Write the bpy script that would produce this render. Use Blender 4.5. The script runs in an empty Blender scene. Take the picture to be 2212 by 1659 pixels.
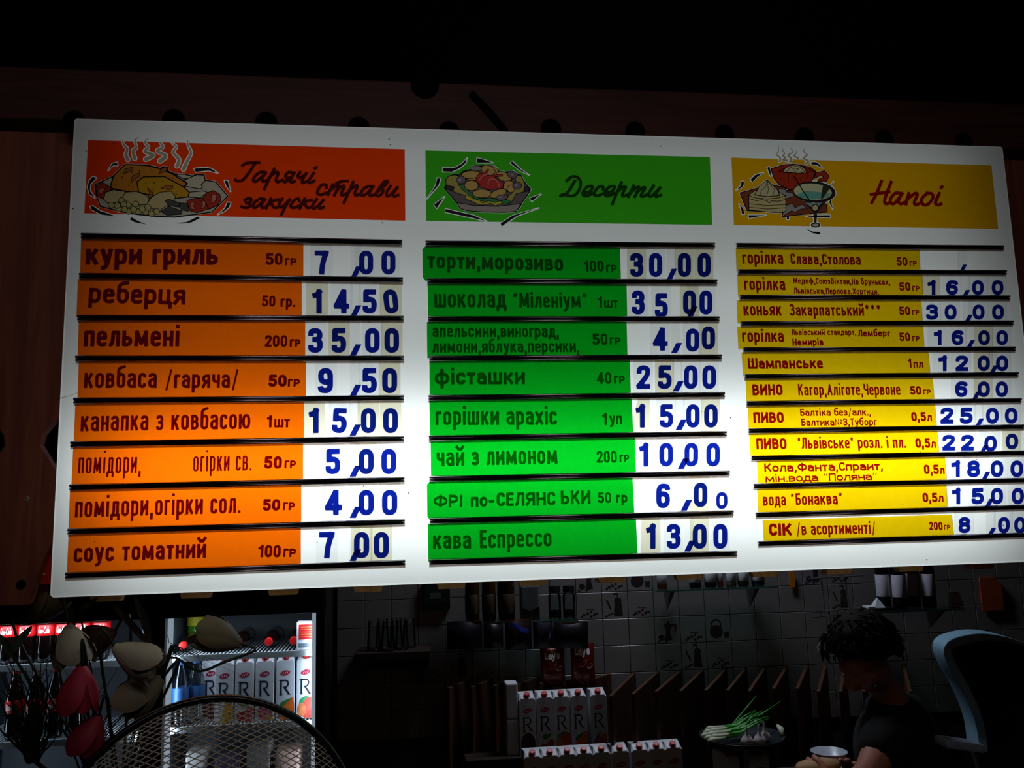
import bpy, bmesh, math, random
import numpy as np
from mathutils import Vector, Matrix
from mathutils.geometry import tessellate_polygon

random.seed(7)
SC = bpy.context.scene
COL = SC.collection
R = math.radians

# ------------------------------------------------------------------ camera
FW, FH, FPX = 2212.0, 1659.0, 1850.0
EYE = Vector((0.609, -1.609, 1.60))
YAW, PITCH, ROLL = R(7.375), R(8.238), R(-1.471)
SIGN_W, SIGN_H, SIGN_TOP = 1.90, 0.880, 1.60 + 0.7466

def cam_basis():
    f = Vector((math.sin(YAW) * math.cos(PITCH), math.cos(YAW) * math.cos(PITCH), math.sin(PITCH)))
    r = Vector((math.cos(YAW), -math.sin(YAW), 0))
    u = r.cross(f)
    c, s = math.cos(ROLL), math.sin(ROLL)
    return r * c + u * s, -r * s + u * c, f
CR, CU, CF = cam_basis()
cam = bpy.data.objects.new('camera', bpy.data.cameras.new('camera'))
COL.objects.link(cam)
cam.matrix_world = Matrix(((CR.x, CU.x, -CF.x, EYE.x), (CR.y, CU.y, -CF.y, EYE.y), (CR.z, CU.z, -CF.z, EYE.z), (0, 0, 0, 1)))
cam.data.sensor_width = 36.0
cam.data.lens = 36.0 * FPX / FW
cam.data.clip_start = 0.05
SC.camera = cam

# ------------------------------------------------------------------ world, exposure, lights
w = bpy.data.worlds.new('night'); SC.world = w; w.use_nodes = True
w.node_tree.nodes['Background'].inputs[0].default_value = (0.6, 0.7, 1.0, 1)
w.node_tree.nodes['Background'].inputs[1].default_value = 0.0006
cy = SC.cycles; cy.max_bounces = 4; cy.diffuse_bounces = 2; cy.glossy_bounces = 2; cy.transmission_bounces = 3; cy.transparent_max_bounces = 12
cy.caustics_reflective = False; cy.caustics_refractive = False
vs = SC.view_settings
vs.view_transform = 'Standard'; vs.look = 'None'; vs.gamma = 1.0; vs.exposure = 0.0; vs.use_curve_mapping = False

def area_light(name, loc, target, size, size_y, power, color):
    d = bpy.data.lights.new(name, 'AREA'); d.shape = 'RECTANGLE'; d.size = size; d.size_y = size_y
    d.energy = power; d.color = color
    o = bpy.data.objects.new(name, d); COL.objects.link(o)
    o.location = loc
    o.rotation_euler = (Vector(target) - Vector(loc)).to_track_quat('-Z', 'Y').to_euler()
    return o

# tubes inside the light box (weak upper ones added, powers fitted to the panel's brightness)
TUBES = [(0.80, .30), (0.66, 1.42), (0.50, .03), (0.34, 0.13), (0.19, 0.052), (0.06, 0.08)]
for dz, p in TUBES:
    o = area_light('tube_light', (SIGN_W / 2, 0.125, SIGN_TOP - dz), (SIGN_W / 2, -1, SIGN_TOP - dz), 1.72, 0.03, p * 2.67, (0.90, 0.985, 1.0))
# a dim lamp on the ceiling of the guests' room behind the camera, and one over the bar
area_light('room_lamp', (0.60, -1.85, 2.86), (0.60, 0.0, 1.5), 1.3, 0.05, 3.6, (1.0, 0.92, 0.92))
area_light('bar_lamp', (1.55, 1.55, 2.60), (1.55, 1.53, 0.0), 0.6, 0.12, 13.0, (0.78, 0.87, 1.0))

# ------------------------------------------------------------------ pixel helpers
def ray(px, py):
    return (CF + CR * ((px - FW / 2) / FPX) - CU * ((py - FH / 2) / FPX))
def at_y(px, py, y):
    d = ray(px, py); return EYE + d * ((y - EYE.y) / d.y)
def at_z(px, py, z):
    d = ray(px, py); return EYE + d * ((z - EYE.z) / d.z)
def on_plane(px, py, o, n):
    d = ray(px, py); return EYE + d * ((o - EYE).dot(n) / d.dot(n))
def sg(px, py):            # photo pixel -> sign face coordinates (x right, z up)
    p = at_y(px, py, 0.0); return (p.x, p.z)

# ------------------------------------------------------------------ object helpers
def wm(o):
    return (wm(o.parent) @ o.matrix_parent_inverse if o.parent else Matrix()) @ o.matrix_basis
WS = [False]               # True: meshes are built in world coordinates even under a parent
def link(o, parent=None):
    COL.objects.link(o)
    if parent is not None:
        o.parent = parent
        if WS[0]: o.matrix_parent_inverse = wm(parent).inverted()
    return o
def tag(o, label, cat, group=None):
    o['label'] = label; o['category'] = cat
    if group: o['group'] = group
    return o
def structure(o):
    o['kind'] = 'structure'; return o
def thing(name, label, cat, loc=(0, 0, 0), rz=0.0, group=None):
    o = bpy.data.objects.new(name, None); o.empty_display_size = 0.05
    COL.objects.link(o); o.location = loc; o.rotation_euler = (0, 0, rz)
    return tag(o, label, cat, group)
def mesh_obj(name, verts, faces, mat, parent=None, smooth=False, mats=None, fmat=None):
    me = bpy.data.meshes.new(name)
    me.from_pydata([tuple(v) for v in verts], [], [tuple(f) for f in faces]); me.update()
    if mats:
        for m in mats: me.materials.append(m)
        if fmat is not None: me.polygons.foreach_set('material_index', fmat)
    elif mat: me.materials.append(mat)
    if smooth: me.polygons.foreach_set('use_smooth', [True] * len(me.polygons))
    return link(bpy.data.objects.new(name, me), parent)
def bm_obj(name, bm, mat, parent=None, smooth=False):
    me = bpy.data.meshes.new(name); bm.normal_update(); bm.to_mesh(me); bm.free()
    if mat: me.materials.append(mat)
    if smooth: me.polygons.foreach_set('use_smooth', [True] * len(me.polygons))
    return link(bpy.data.objects.new(name, me), parent)
class MB:                  # mesh collector
    def __init__(s): s.v = []; s.f = []
    def add(s, v, f):
        n = len(s.v); s.v += [tuple(p) for p in v]; s.f += [tuple(i + n for i in q) for q in f]; return s
    def box(s, x0, x1, y0, y1, z0, z1):
        v = [(x, y, z) for z in (z0, z1) for y in (y0, y1) for x in (x0, x1)]
        return s.add(v, [(0, 2, 3, 1), (4, 5, 7, 6), (0, 1, 5, 4), (2, 6, 7, 3), (0, 4, 6, 2), (1, 3, 7, 5)])
    def obox(s, c, ux, uy, uz, hx, hy, hz):
        c = Vector(c); v = []
        for k in (-1, 1):
            for j in (-1, 1):
                for i in (-1, 1): v.append(c + ux * hx * i + uy * hy * j + uz * hz * k)
        return s.add(v, [(0, 2, 3, 1), (4, 5, 7, 6), (0, 1, 5, 4), (2, 6, 7, 3), (0, 4, 6, 2), (1, 3, 7, 5)])
    def tube(s, pts, rad, n=8, cap=True):
        pts = [Vector(p) for p in pts]; N = len(pts)
        rr = rad if isinstance(rad, (list, tuple)) else [rad] * N
        rings = []; prev = None
        for i, p in enumerate(pts):
            t = (pts[min(i + 1, N - 1)] - pts[max(i - 1, 0)]).normalized()
            a = prev if prev is not None else (Vector((0, 0, 1)) if abs(t.z) < .9 else Vector((1, 0, 0)))
            a = (a - t * a.dot(t)).normalized(); b = t.cross(a); prev = a
            rings.append([p + (a * math.cos(k * 2 * math.pi / n) + b * math.sin(k * 2 * math.pi / n)) * rr[i] for k in range(n)])
        v = [q for r_ in rings for q in r_]; f = []
        for i in range(N - 1):
            for k in range(n): f.append((i * n + k, i * n + (k + 1) % n, (i + 1) * n + (k + 1) % n, (i + 1) * n + k))
        if cap: f += [tuple(range(n - 1, -1, -1)), tuple((N - 1) * n + k for k in range(n))]
        return s.add(v, f)
    def lathe(s, prof, n=20, c=(0, 0, 0), sx=1.0, sy=1.0):
        v = []; f = []
        for r_, z in prof:
            for k in range(n):
                a = k * 2 * math.pi / n; v.append((c[0] + r_ * math.cos(a) * sx, c[1] + r_ * math.sin(a) * sy, c[2] + z))
        for i in range(len(prof) - 1):
            for k in range(n): f.append((i * n + k, i * n + (k + 1) % n, (i + 1) * n + (k + 1) % n, (i + 1) * n + k))
        if prof[0][0] > 1e-6: f.append(tuple(range(n - 1, -1, -1)))
        if prof[-1][0] > 1e-6: f.append(tuple((len(prof) - 1) * n + k for k in range(n)))
        return s.add(v, f)
    def build(s, name, mat, parent=None, smooth=False):
        return mesh_obj(name, s.v, s.f, mat, parent, smooth)
def bevel(o, width, seg=2):
    bm = bmesh.new(); bm.from_mesh(o.data)
    bmesh.ops.remove_doubles(bm, verts=bm.verts, dist=1e-6)
    bmesh.ops.bevel(bm, geom=[e for e in bm.edges if e.calc_face_angle(0) > .6], offset=width, segments=seg, profile=.6, affect='EDGES')
    bm.to_mesh(o.data); bm.free(); return o
def copy_tree(o, parent=None):
    c = o.copy(); COL.objects.link(c); c.parent = parent
    for ch in list(o.children): copy_tree(ch, c)
    return c

# ------------------------------------------------------------------ materials
def lin(h):
    if isinstance(h, str):
        h = [int(h[i:i + 2], 16) / 255 for i in (0, 2, 4)]
        return tuple(c / 12.92 if c <= .04045 else ((c + .055) / 1.055) ** 2.4 for c in h)
    return tuple(h)
MC = {}
def newmat(name):
    m = bpy.data.materials.new(name); m.use_nodes = True
    nt = m.node_tree; nt.nodes.clear()
    out = nt.nodes.new('ShaderNodeOutputMaterial')
    return m, nt, out
def pmat(name, col, rough=.5, metal=0.0, var=.12, scale=30.0, spec=.5, emit=0.0, trans=0.0, ior=1.45, bump=0.0, stretch=(1, 1, 1), coat=0.0, sheen=0.0):
    if name in MC: return MC[name]
    m, nt, out = newmat(name); N = nt.nodes; L = nt.links
    b = N.new('ShaderNodeBsdfPrincipled'); L.new(b.outputs[0], out.inputs[0])
    c = lin(col)
    tc = N.new('ShaderNodeTexCoord'); mp = N.new('ShaderNodeMapping'); mp.inputs['Scale'].default_value = stretch
    nz = N.new('ShaderNodeTexNoise'); nz.inputs['Scale'].default_value = scale; nz.inputs['Detail'].default_value = 4
    cr = N.new('ShaderNodeValToRGB')
    cr.color_ramp.elements[0].position = .3; cr.color_ramp.elements[1].position = .7
    cr.color_ramp.elements[0].color = (*[x * (1 - var) for x in c], 1); cr.color_ramp.elements[1].color = (*[min(1, x * (1 + var)) for x in c], 1)
    L.new(tc.outputs['Object'], mp.inputs[0]); L.new(mp.outputs[0], nz.inputs['Vector'])
    L.new(nz.outputs['Fac'], cr.inputs[0]); L.new(cr.outputs[0], b.inputs['Base Color'])
    b.inputs['Roughness'].default_value = rough; b.inputs['Metallic'].default_value = metal
    b.inputs['Specular IOR Level'].default_value = spec; b.inputs['IOR'].default_value = ior
    b.inputs['Transmission Weight'].default_value = trans; b.inputs['Coat Weight'].default_value = coat
    if emit:
        L.new(cr.outputs[0], b.inputs['Emission Color']); b.inputs['Emission Strength'].default_value = emit
    if bump:
        bp = N.new('ShaderNodeBump'); bp.inputs['Strength'].default_value = bump; bp.inputs['Distance'].default_value = .003
        L.new(nz.outputs['Fac'], bp.inputs['Height']); L.new(bp.outputs[0], b.inputs['Normal'])
    MC[name] = m; return m
def film(name, tint, face=1, body=.05):   # coloured translucent vinyl: light from behind takes its tint
    key = 'film ' + name
    if key in MC: return MC[key]
    m, nt, out = newmat(key); N = nt.nodes; L = nt.links
    c = lin(tint); t = [x ** (1.0 / face) for x in c]
    tr = N.new('ShaderNodeBsdfTransparent')
    tc = N.new('ShaderNodeTexCoord'); nz = N.new('ShaderNodeTexNoise'); nz.inputs['Scale'].default_value = 60; nz.inputs['Detail'].default_value = 3
    cr = N.new('ShaderNodeValToRGB'); cr.color_ramp.elements[0].color = (*[x * .95 for x in t], 1); cr.color_ramp.elements[1].color = (*t, 1)
    L.new(tc.outputs['Object'], nz.inputs['Vector']); L.new(nz.outputs['Fac'], cr.inputs[0]); L.new(cr.outputs[0], tr.inputs[0])
    b = N.new('ShaderNodeBsdfPrincipled'); b.inputs['Base Color'].default_value = (*[x * .7 for x in c], 1); b.inputs['Roughness'].default_value = .35
    mx = N.new('ShaderNodeMixShader'); mx.inputs[0].default_value = body
    L.new(tr.outputs[0], mx.inputs[1]); L.new(b.outputs[0], mx.inputs[2]); L.new(mx.outputs[0], out.inputs[0])
    MC[key] = m; return m
def wood(name, c1, c2, rough=.5, scale=6.0, axis='z', spec=.4):
    if name in MC: return MC[name]
    m, nt, out = newmat(name); N = nt.nodes; L = nt.links
    b = N.new('ShaderNodeBsdfPrincipled'); L.new(b.outputs[0], out.inputs[0])
    tc = N.new('ShaderNodeTexCoord'); mp = N.new('ShaderNodeMapping')
    mp.inputs['Scale'].default_value = {'z': (8, 8, .6), 'x': (.6, 8, 8), 'y': (8, .6, 8)}[axis]
    nz = N.new('ShaderNodeTexNoise'); nz.inputs['Scale'].default_value = scale; nz.inputs['Detail'].default_value = 6; nz.inputs['Distortion'].default_value = 1.2
    cr = N.new('ShaderNodeValToRGB'); cr.color_ramp.elements[0].position = .35; cr.color_ramp.elements[1].position = .65
    cr.color_ramp.elements[0].color = (*lin(c1), 1); cr.color_ramp.elements[1].color = (*lin(c2), 1)
    L.new(tc.outputs['Object'], mp.inputs[0]); L.new(mp.outputs[0], nz.inputs['Vector']); L.new(nz.outputs['Fac'], cr.inputs[0]); L.new(cr.outputs[0], b.inputs['Base Color'])
    bp = N.new('ShaderNodeBump'); bp.inputs['Strength'].default_value = .25; bp.inputs['Distance'].default_value = .002
    L.new(nz.outputs['Fac'], bp.inputs['Height']); L.new(bp.outputs[0], b.inputs['Normal'])
    b.inputs['Roughness'].default_value = rough; b.inputs['Specular IOR Level'].default_value = spec
    MC[name] = m; return m
def glass(name, tint, clear=.85, rough=.05):     # thin clear glass: see-through with a gloss
    if name in MC: return MC[name]
    m, nt, out = newmat(name); N = nt.nodes; L = nt.links
    tr = N.new('ShaderNodeBsdfTransparent'); tr.inputs[0].default_value = (*lin(tint), 1)
    gl = N.new('ShaderNodeBsdfGlossy'); gl.inputs['Roughness'].default_value = rough; gl.inputs[0].default_value = (.9, .95, .95, 1)
    fr = N.new('ShaderNodeFresnel'); fr.inputs[0].default_value = 1.5
    nz = N.new('ShaderNodeTexNoise'); nz.inputs['Scale'].default_value = 12
    mm = N.new('ShaderNodeMath'); mm.operation = 'MULTIPLY_ADD'; mm.inputs[1].default_value = .02; L.new(nz.outputs['Fac'], mm.inputs[0]); L.new(fr.outputs[0], mm.inputs[2])
    mx = N.new('ShaderNodeMixShader'); L.new(mm.outputs[0], mx.inputs[0]); L.new(tr.outputs[0], mx.inputs[1]); L.new(gl.outputs[0], mx.inputs[2])
    L.new(mx.outputs[0], out.inputs[0])
    MC[name] = m; return m

# ------------------------------------------------------------------ flat shapes: distance field -> outline -> filled mesh
def seg_dist(X, Y, a, b):
    ax, ay = a; bx, by = b; dx, dy = bx - ax, by - ay
    L2 = dx * dx + dy * dy
    t = np.clip(((X - ax) * dx + (Y - ay) * dy) / L2, 0, 1) if L2 > 1e-14 else 0 * X
    return np.hypot(X - ax - t * dx, Y - ay - t * dy)
def butt_seg(X, Y, a, b, hw, c0, c1):     # bar with square ends where c0 / c1, round otherwise
    ax, ay = a; bx, by = b; dx, dy = bx - ax, by - ay; L = math.hypot(dx, dy)
    if L < 1e-9: return np.maximum(abs(X - ax), abs(Y - ay)) - hw
    dx /= L; dy /= L
    u = (X - ax) * dx + (Y - ay) * dy; v = np.abs(-(X - ax) * dy + (Y - ay) * dx)
    lo = -u - (hw if c0 else 0); hi = u - L - (hw if c1 else 0)
    return np.maximum(np.maximum(lo, hi), v - hw)
def poly_sdf(X, Y, pts):
    d = np.full(X.shape, 1e9); ins = np.zeros(X.shape, bool); n = len(pts)
    for i in range(n):
        a = pts[i]; b = pts[(i + 1) % n]
        d = np.minimum(d, seg_dist(X, Y, a, b))
        c = (a[1] > Y) != (b[1] > Y)
        if abs(b[1] - a[1]) > 1e-12: ins ^= c & (X < (b[0] - a[0]) * (Y - a[1]) / (b[1] - a[1]) + a[0])
    return np.where(ins, -d, d)
def stroke_sdf(X, Y, pts, hw, square=False, closed=False):
    d = np.full(X.shape, 1e9); n = len(pts); hs = hw if isinstance(hw, (list, tuple)) else None
    m = n if closed else n - 1
    for i in range(m):
        a = pts[i]; b = pts[(i + 1) % n]
        if hs:                                       # tapered brush stroke
            dx, dy = b[0] - a[0], b[1] - a[1]; L2 = dx * dx + dy * dy + 1e-12
            t = np.clip(((X - a[0]) * dx + (Y - a[1]) * dy) / L2, 0, 1)
            e = np.hypot(X - a[0] - t * dx, Y - a[1] - t * dy) - (hs[i] + t * (hs[(i + 1) % n] - hs[i]))
        else:
            e = seg_dist(X, Y, a, b) - hw
            if square and not closed and i == 0: e = np.minimum(e, butt_seg(X, Y, a, b, hw, True, False))
            if square and not closed and i == m - 1: e = np.minimum(e, butt_seg(X, Y, a, b, hw, False, True))
        d = np.minimum(d, e)
    return d
MS = {1: [(3, 0)], 2: [(0, 1)], 3: [(3, 1)], 4: [(1, 2)], 5: [(3, 2), (1, 0)], 6: [(0, 2)], 7: [(3, 2)], 8: [(2, 3)], 9: [(2, 0)], 10: [(0, 3), (2, 1)], 11: [(2, 1)], 12: [(1, 3)], 13: [(1, 0)], 14: [(0, 3)]}
def contours(D, x0, y0, h, tol):
    D = np.pad(D, 1, constant_values=h); D = np.where(np.abs(D) < 1e-9, 1e-9, D)
    x0 -= h; y0 -= h
    S = D < 0
    case = S[:-1, :-1] * 1 + S[:-1, 1:] * 2 + S[1:, 1:] * 4 + S[1:, :-1] * 8
    js, is_ = np.nonzero((case > 0) & (case < 15))
    nxt = {}; pos = {}
    def ek(i, j, e):
        return (('h', i, j), ('v', i + 1, j), ('h', i, j + 1), ('v', i, j))[e]
    def ep(k):
        if k in pos: return
        t, i, j = k
        a = D[j, i]
        if t == 'h': b = D[j, i + 1]; pos[k] = (x0 + (i + a / (a - b)) * h, y0 + j * h)
        else: b = D[j + 1, i]; pos[k] = (x0 + i * h, y0 + (j + a / (a - b)) * h)
    for j, i in zip(js.tolist(), is_.tolist()):
        for e0, e1 in MS[int(case[j, i])]:
            a = ek(i, j, e0); b = ek(i, j, e1); ep(a); ep(b); nxt[a] = b
    loops = []
    while nxt:
        s = next(iter(nxt)); lp = []; k = s
        while k in nxt:
            lp.append(pos[k]); k = nxt.pop(k)
        if len(lp) >= 3:
            lp = simplify(lp, tol)
            if len(lp) >= 3: loops.append(lp)
    return loops
def simplify(p, tol):
    n = len(p)
    far = max(range(n), key=lambda i: (p[i][0] - p[0][0]) ** 2 + (p[i][1] - p[0][1]) ** 2)
    def dp(q):
        if len(q) < 3: return q
        st = [(0, len(q) - 1)]; keep = {0, len(q) - 1}
        A = np.array(q)
        while st:
            a, b = st.pop()
            if b - a < 2: continue
            v = A[b] - A[a]; L = math.hypot(*v)
            w_ = A[a + 1:b] - A[a]
            d = np.abs(w_[:, 0] * v[1] - w_[:, 1] * v[0]) / L if L > 1e-12 else np.hypot(w_[:, 0], w_[:, 1])
            k = int(d.argmax())
            if d[k] > tol: keep.add(a + 1 + k); st += [(a, a + 1 + k), (a + 1 + k, b)]
        return [q[i] for i in sorted(keep)]
    a = dp(p[:far + 1]); b = dp(p[far:] + p[:1])
    return a[:-1] + b[:-1]
def fill_loops(loops):
    """outer loops with their holes, each island filled on its own"""
    ar = [sum(p[i][0] * p[(i + 1) % len(p)][1] - p[(i + 1) % len(p)][0] * p[i][1] for i in range(len(p))) / 2 for p in loops]
    if not ar: return [], []
    sgn = 1 if ar[max(range(len(ar)), key=lambda i: abs(ar[i]))] > 0 else -1
    outer = [i for i in range(len(loops)) if ar[i] * sgn > 0]; holes = {i: [] for i in outer}
    for i in range(len(loops)):
        if ar[i] * sgn > 0: continue
        x, y = loops[i][0]; best = None
        for o in outer:
            q = loops[o]; ins = False
            for k in range(len(q)):
                a, b = q[k], q[(k + 1) % len(q)]
                if (a[1] > y) != (b[1] > y) and x < (b[0] - a[0]) * (y - a[1]) / (b[1] - a[1]) + a[0]: ins = not ins
            if ins and (best is None or abs(ar[o]) < abs(ar[best])): best = o
        if best is not None: holes[best].append(i)
    flat = []; out = []
    for o in outer:
        ids = [o] + holes[o]
        tris = tessellate_polygon([[Vector((x, y, 0)) for x, y in loops[i]] for i in ids])
        loc = [p for i in ids for p in loops[i]]; n = len(flat); flat += loc
        for t in tris:
            a, b, c = (loc[i] for i in t)
            d = (b[0] - a[0]) * (c[1] - a[1]) - (b[1] - a[1]) * (c[0] - a[0])
            if abs(d) > 1e-13: out.append(tuple(i + n for i in t) if d > 0 else (t[0] + n, t[2] + n, t[1] + n))
    return flat, out
def region(fn, x0, x1, y0, y1, h, tol=None):
    xs = np.arange(x0, x1 + h, h); ys = np.arange(y0, y1 + h, h)
    X, Y = np.meshgrid(xs, ys)
    lp = contours(fn(X, Y), x0, y0, h, tol if tol is not None else h * .12)
    return fill_loops(lp) if lp else ([], [])
def smooth_path(pts, k=6, closed=False):
    n = len(pts); out = []
    g = (lambda i: pts[i % n]) if closed else (lambda i: pts[max(0, min(n - 1, i))])
    for i in range(n if closed else n - 1):
        p0, p1, p2, p3 = g(i - 1), g(i), g(i + 1), g(i + 2)
        for s in range(k):
            t = s / k
            out.append(tuple(.5 * (2 * p1[d] + (p2[d] - p0[d]) * t + (2 * p0[d] - 5 * p1[d] + 4 * p2[d] - p3[d]) * t * t + (3 * p1[d] - p0[d] - 3 * p2[d] + p3[d]) * t ** 3) for d in range(len(p1))))
    if not closed: out.append(tuple(pts[-1]))
    return out

# ------------------------------------------------------------------ lettering (own stroke alphabet)
LOW = {
 'а': (.50, "0.05,.9 .05,1* 1,1* 1,0|1,.58 0,.58* 0,0* 1,0* 1,.4"), 'б': (.50, "0,0* 1,0* 1,1* 0,1*z|0,.5 0,1.42* .95,1.5"),
 'в': (.50, "0,0 0,1 .92,1* .92,.53* 0,.53|.5,.53 1,.53* 1,0* 0,0 0,.2"), 'г': (.36, "0,0 0,1 1,1"),
 'д': (.56, "-.1,-.24 -.1,0 1.1,0 1.1,-.24|.12,0 .25,.35 .25,1 .9,1 .9,0"), 'е': (.49, "0,.54 1,.54 1,1* 0,1* 0,0* .98,0* .98,.05"),
 'з': (.45, "0,.92 0,1* .95,1* .95,.53* .4,.53|.5,.53 1,.53* 1,0* 0,0* 0,.08"), 'и': (.52, "0,1 0,0|0,.1 1,.9|1,1 1,0"),
 'й': (.52, "0,1 0,0|0,.1 1,.9|1,1 1,0|-.02,1.48 .3,1.30 .7,1.30 1.02,1.48"), 'і': (.19, ".5,0 .5,1|.5,1.40 .5,1.41"),
 'к': (.50, "0,0 0,1|0,.52 .38,.52* .92,1|.3,.52 .5,.52* .97,0"), 'л': (.51, "0,0 .14,0* .26,.6 .28,1 1,1 1,0"),
 'м': (.66, "0,0 .06,1|.06,1 .5,.15|.5,.15 .94,1|.94,1 1,0"), 'н': (.50, "0,0 0,1|1,0 1,1|0,.5 1,.5"), 'о': (.50, "0,0* 1,0* 1,1* 0,1*z"),
 'п': (.49, "0,0 0,1 1,1 1,0"), 'р': (.50, "0,-.34 0,1|0,.6 0,1* 1,1* 1,0* 0,0* 0,.4"), 'с': (.47, "1,.86 1,1* 0,1* 0,0* 1,0* 1,.14"),
 'т': (.43, "0,1 1,1|.5,1 .5,0"), 'у': (.49, "0,1 .5,.1|1,1 .5,-.3* .1,-.32"), 'ф': (.74, ".5,-.34 .5,1.3|0,0* 1,0* 1,1* 0,1*z"),
 'х': (.50, "0,0 1,1|0,1 1,0"), 'ц': (.55, "0,1 0,0 1.08,0 1.08,-.28|.88,1 .88,0"), 'ч': (.48, "0,1 0,.45* 1,.45|1,1 1,0"),
 'ш': (.72, "0,1 0,0 1,0 1,1|.5,1 .5,0"), 'ь': (.48, "0,1 0,0 1,0* 1,.56* 0,.56"), 'ю': (.74, "0,0 0,1|0,.5 .38,.5|.38,0* 1,0* 1,1* .38,1*z"),
 'я': (.50, "1,0 1,1 0,1* 0,.46* 1,.46|.5,.46 0,0")}
CAP = {'Е': (.43, "1,1 0,1 0,0 1,0|0,.52 .85,.52"), 'А': (.55, "0,0 .5,1 1,0|.2,.28 .8,.28"), 'Б': (.50, ".9,1 0,1 0,0 1,0* 1,.56* 0,.56"),
 'Р': (.50, "0,0 0,1 1,1* 1,.42* 0,.42"), 'І': (.19, ".5,0 .5,1"), 'Ф': (.72, ".5,0 .5,1|0,.14* 1,.14* 1,.86* 0,.86*z"),
 'Л': (.54, "0,0 .14,0* .26,.6 .28,1 1,1 1,0"), 'С': (.47, "1,.84 1,1* 0,1* 0,0* 1,0* 1,.16"),
 '0': (.50, "0,0* 1,0* 1,1* 0,1*z"), '1': (.36, "0,.82 .4,.84 .9,.99|.9,1 .9,0"), '2': (.50, "0,.82 0,1* 1,1* 1,.62* .02,.06|0,0 1,0"),
 '3': (.50, "0,.86 0,1* .97,1* .97,.54* .45,.54|.55,.54 1,.54* 1,0* 0,0* 0,.14"), '4': (.54, ".74,0 .74,1|.66,.98 0,.3|0,.25 1.04,.25"),
 '5': (.50, ".92,1 .08,1 .08,.58|.08,.6 1,.63* 1,0* 0,0* 0,.14"), '6': (.50, "1,.92 .96,1* 0,1* 0,0* 1,0* 1,.6* 0,.6*"),
 '7': (.48, "0,1 1,1|1,1 .6,.45* .52,0"), '8': (.50, ".05,.54* .95,.54* .95,1* .05,1*z|0,0* 1,0* 1,.54* 0,.54*z"),
 '9': (.50, "0,.08 .04,0* 1,0* 1,1* 0,1* 0,.42* 1,.42*"),
 ',': (.20, ".6,.0 .55,-.06 .2,-.2"), '.': (.20, ".5,0 .5,.01"), '/': (.42, "0,-.16 1,1.06"), '-': (.34, "0,.36 1,.36"),
 '“': (.40, ".15,.80 .15,.88 .3,1|.8,.80 .8,.88 .95,1"), '”': (.40, ".05,.82 .2,.94 .2,1|.7,.82 .85,.94 .85,1"), '"': (.3, "0,.76 0,1|1,.76 1,1"),
 '*': (.40, ".5,1 .5,.62|.1,.9 .9,.72|.1,.72 .9,.9"), '№': (.92, "0,0 0,1|0,1 .48,0|.48,0 .48,1|.74,.45* 1,.45* 1,.85* .74,.85*z|.72,.25 1,.25"),
 'L': (.42, "0,1 0,0 1,0"), 'R': (.56, "0,0 0,1 1,1* 1,.5* 0,.5|.45,.5 1,0"), 'a': LOW['а'], 'y': LOW['у'], 's': (.42, "1,.8 1,1* 0,1* 0,.5* 1,.5* 1,0* 0,0* 0,.2"), "'": (.14, ".5,.85 .5,1")}
for k_ in 'вгдзийкмнопстухцчшьюя':
    U_ = k_.upper()
    if U_ not in CAP: CAP[U_] = (LOW[k_][0] * 1.08, LOW[k_][1])
XH = .745
def parse_path(s):
    closed = s.endswith('z'); s = s.rstrip('z'); P_ = []
    for t in s.split():
        r_ = t.endswith('*'); x, y = t.rstrip('*').split(','); P_.append((float(x), float(y), r_))
    return P_, closed
def round_path(P_, closed, rad):
    n = len(P_); out = []
    for i, (x, y, r_) in enumerate(P_):
        if not r_ or (not closed and i in (0, n - 1)): out.append((x, y)); continue
        a = P_[(i - 1) % n]; b = P_[(i + 1) % n]
        la = math.hypot(a[0] - x, a[1] - y); lb = math.hypot(b[0] - x, b[1] - y)
        if la < 1e-9 or lb < 1e-9: out.append((x, y)); continue
        ra = min(rad, la * (.5 if a[2] else .95)); rb = min(rad, lb * (.5 if b[2] else .95))
        p = (x + (a[0] - x) / la * ra, y + (a[1] - y) / la * ra); q = (x + (b[0] - x) / lb * rb, y + (b[1] - y) / lb * rb)
        for k in range(7):      # superellipse-like corner
            t = k / 6; w_ = 1.5
            d0 = (1 - t) ** 2; d1 = 2 * t * (1 - t) * w_ * .62; d2 = t * t; s = d0 + d1 + d2
            out.append(((p[0] * d0 + x * d1 + q[0] * d2) / s, (p[1] * d0 + y * d1 + q[1] * d2) / s))
    return out
GC = {}
def glyph(ch, cap, hw, sx):
    """outline mesh of one character, in the unit of cap"""
    low = ch in LOW and ch not in CAP
    wd, s = LOW[ch] if low else CAP[ch]
    lat = ch in 'ays'
    H = cap * (XH if (low or lat) else 1.0)
    W_ = max(wd * cap * sx, hw * 2.0)
    key = (ch, round(cap, 5), round(hw, 5), round(W_, 5))
    if key in GC: return GC[key]
    hh = hw * (.6 if ch in '*№' else (.62 if ch in '/"“”' else 1.0))
    wi = W_ - 2 * hw; hi = H - 2 * hw
    paths = []
    for q in s.split('|'):
        P_, cl = parse_path(q)
        A = [(hw + x * wi, (hw + y * H if y < 0 else H - hw + (y - 1) * H if y > 1 else hw + y * hi), r_) for x, y, r_ in P_]
        paths.append((round_path(A, cl, max(wi * .62, hw * .3)), cl))
    xs = [p[0] for q, _ in paths for p in q]; ys = [p[1] for q, _ in paths for p in q]
    h = min(hw / 3.2, cap / 30)
    def fn(X, Y):
        d = np.full(X.shape, 1e9)
        for q, cl in paths: d = np.minimum(d, stroke_sdf(X, Y, q, hh, True, cl))
        return d
    g = region(fn, min(xs) - hw * 1.6, max(xs) + hw * 1.6, min(ys) - hw * 1.6, max(ys) + hw * 1.6, h)
    GC[key] = g; return g
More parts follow.
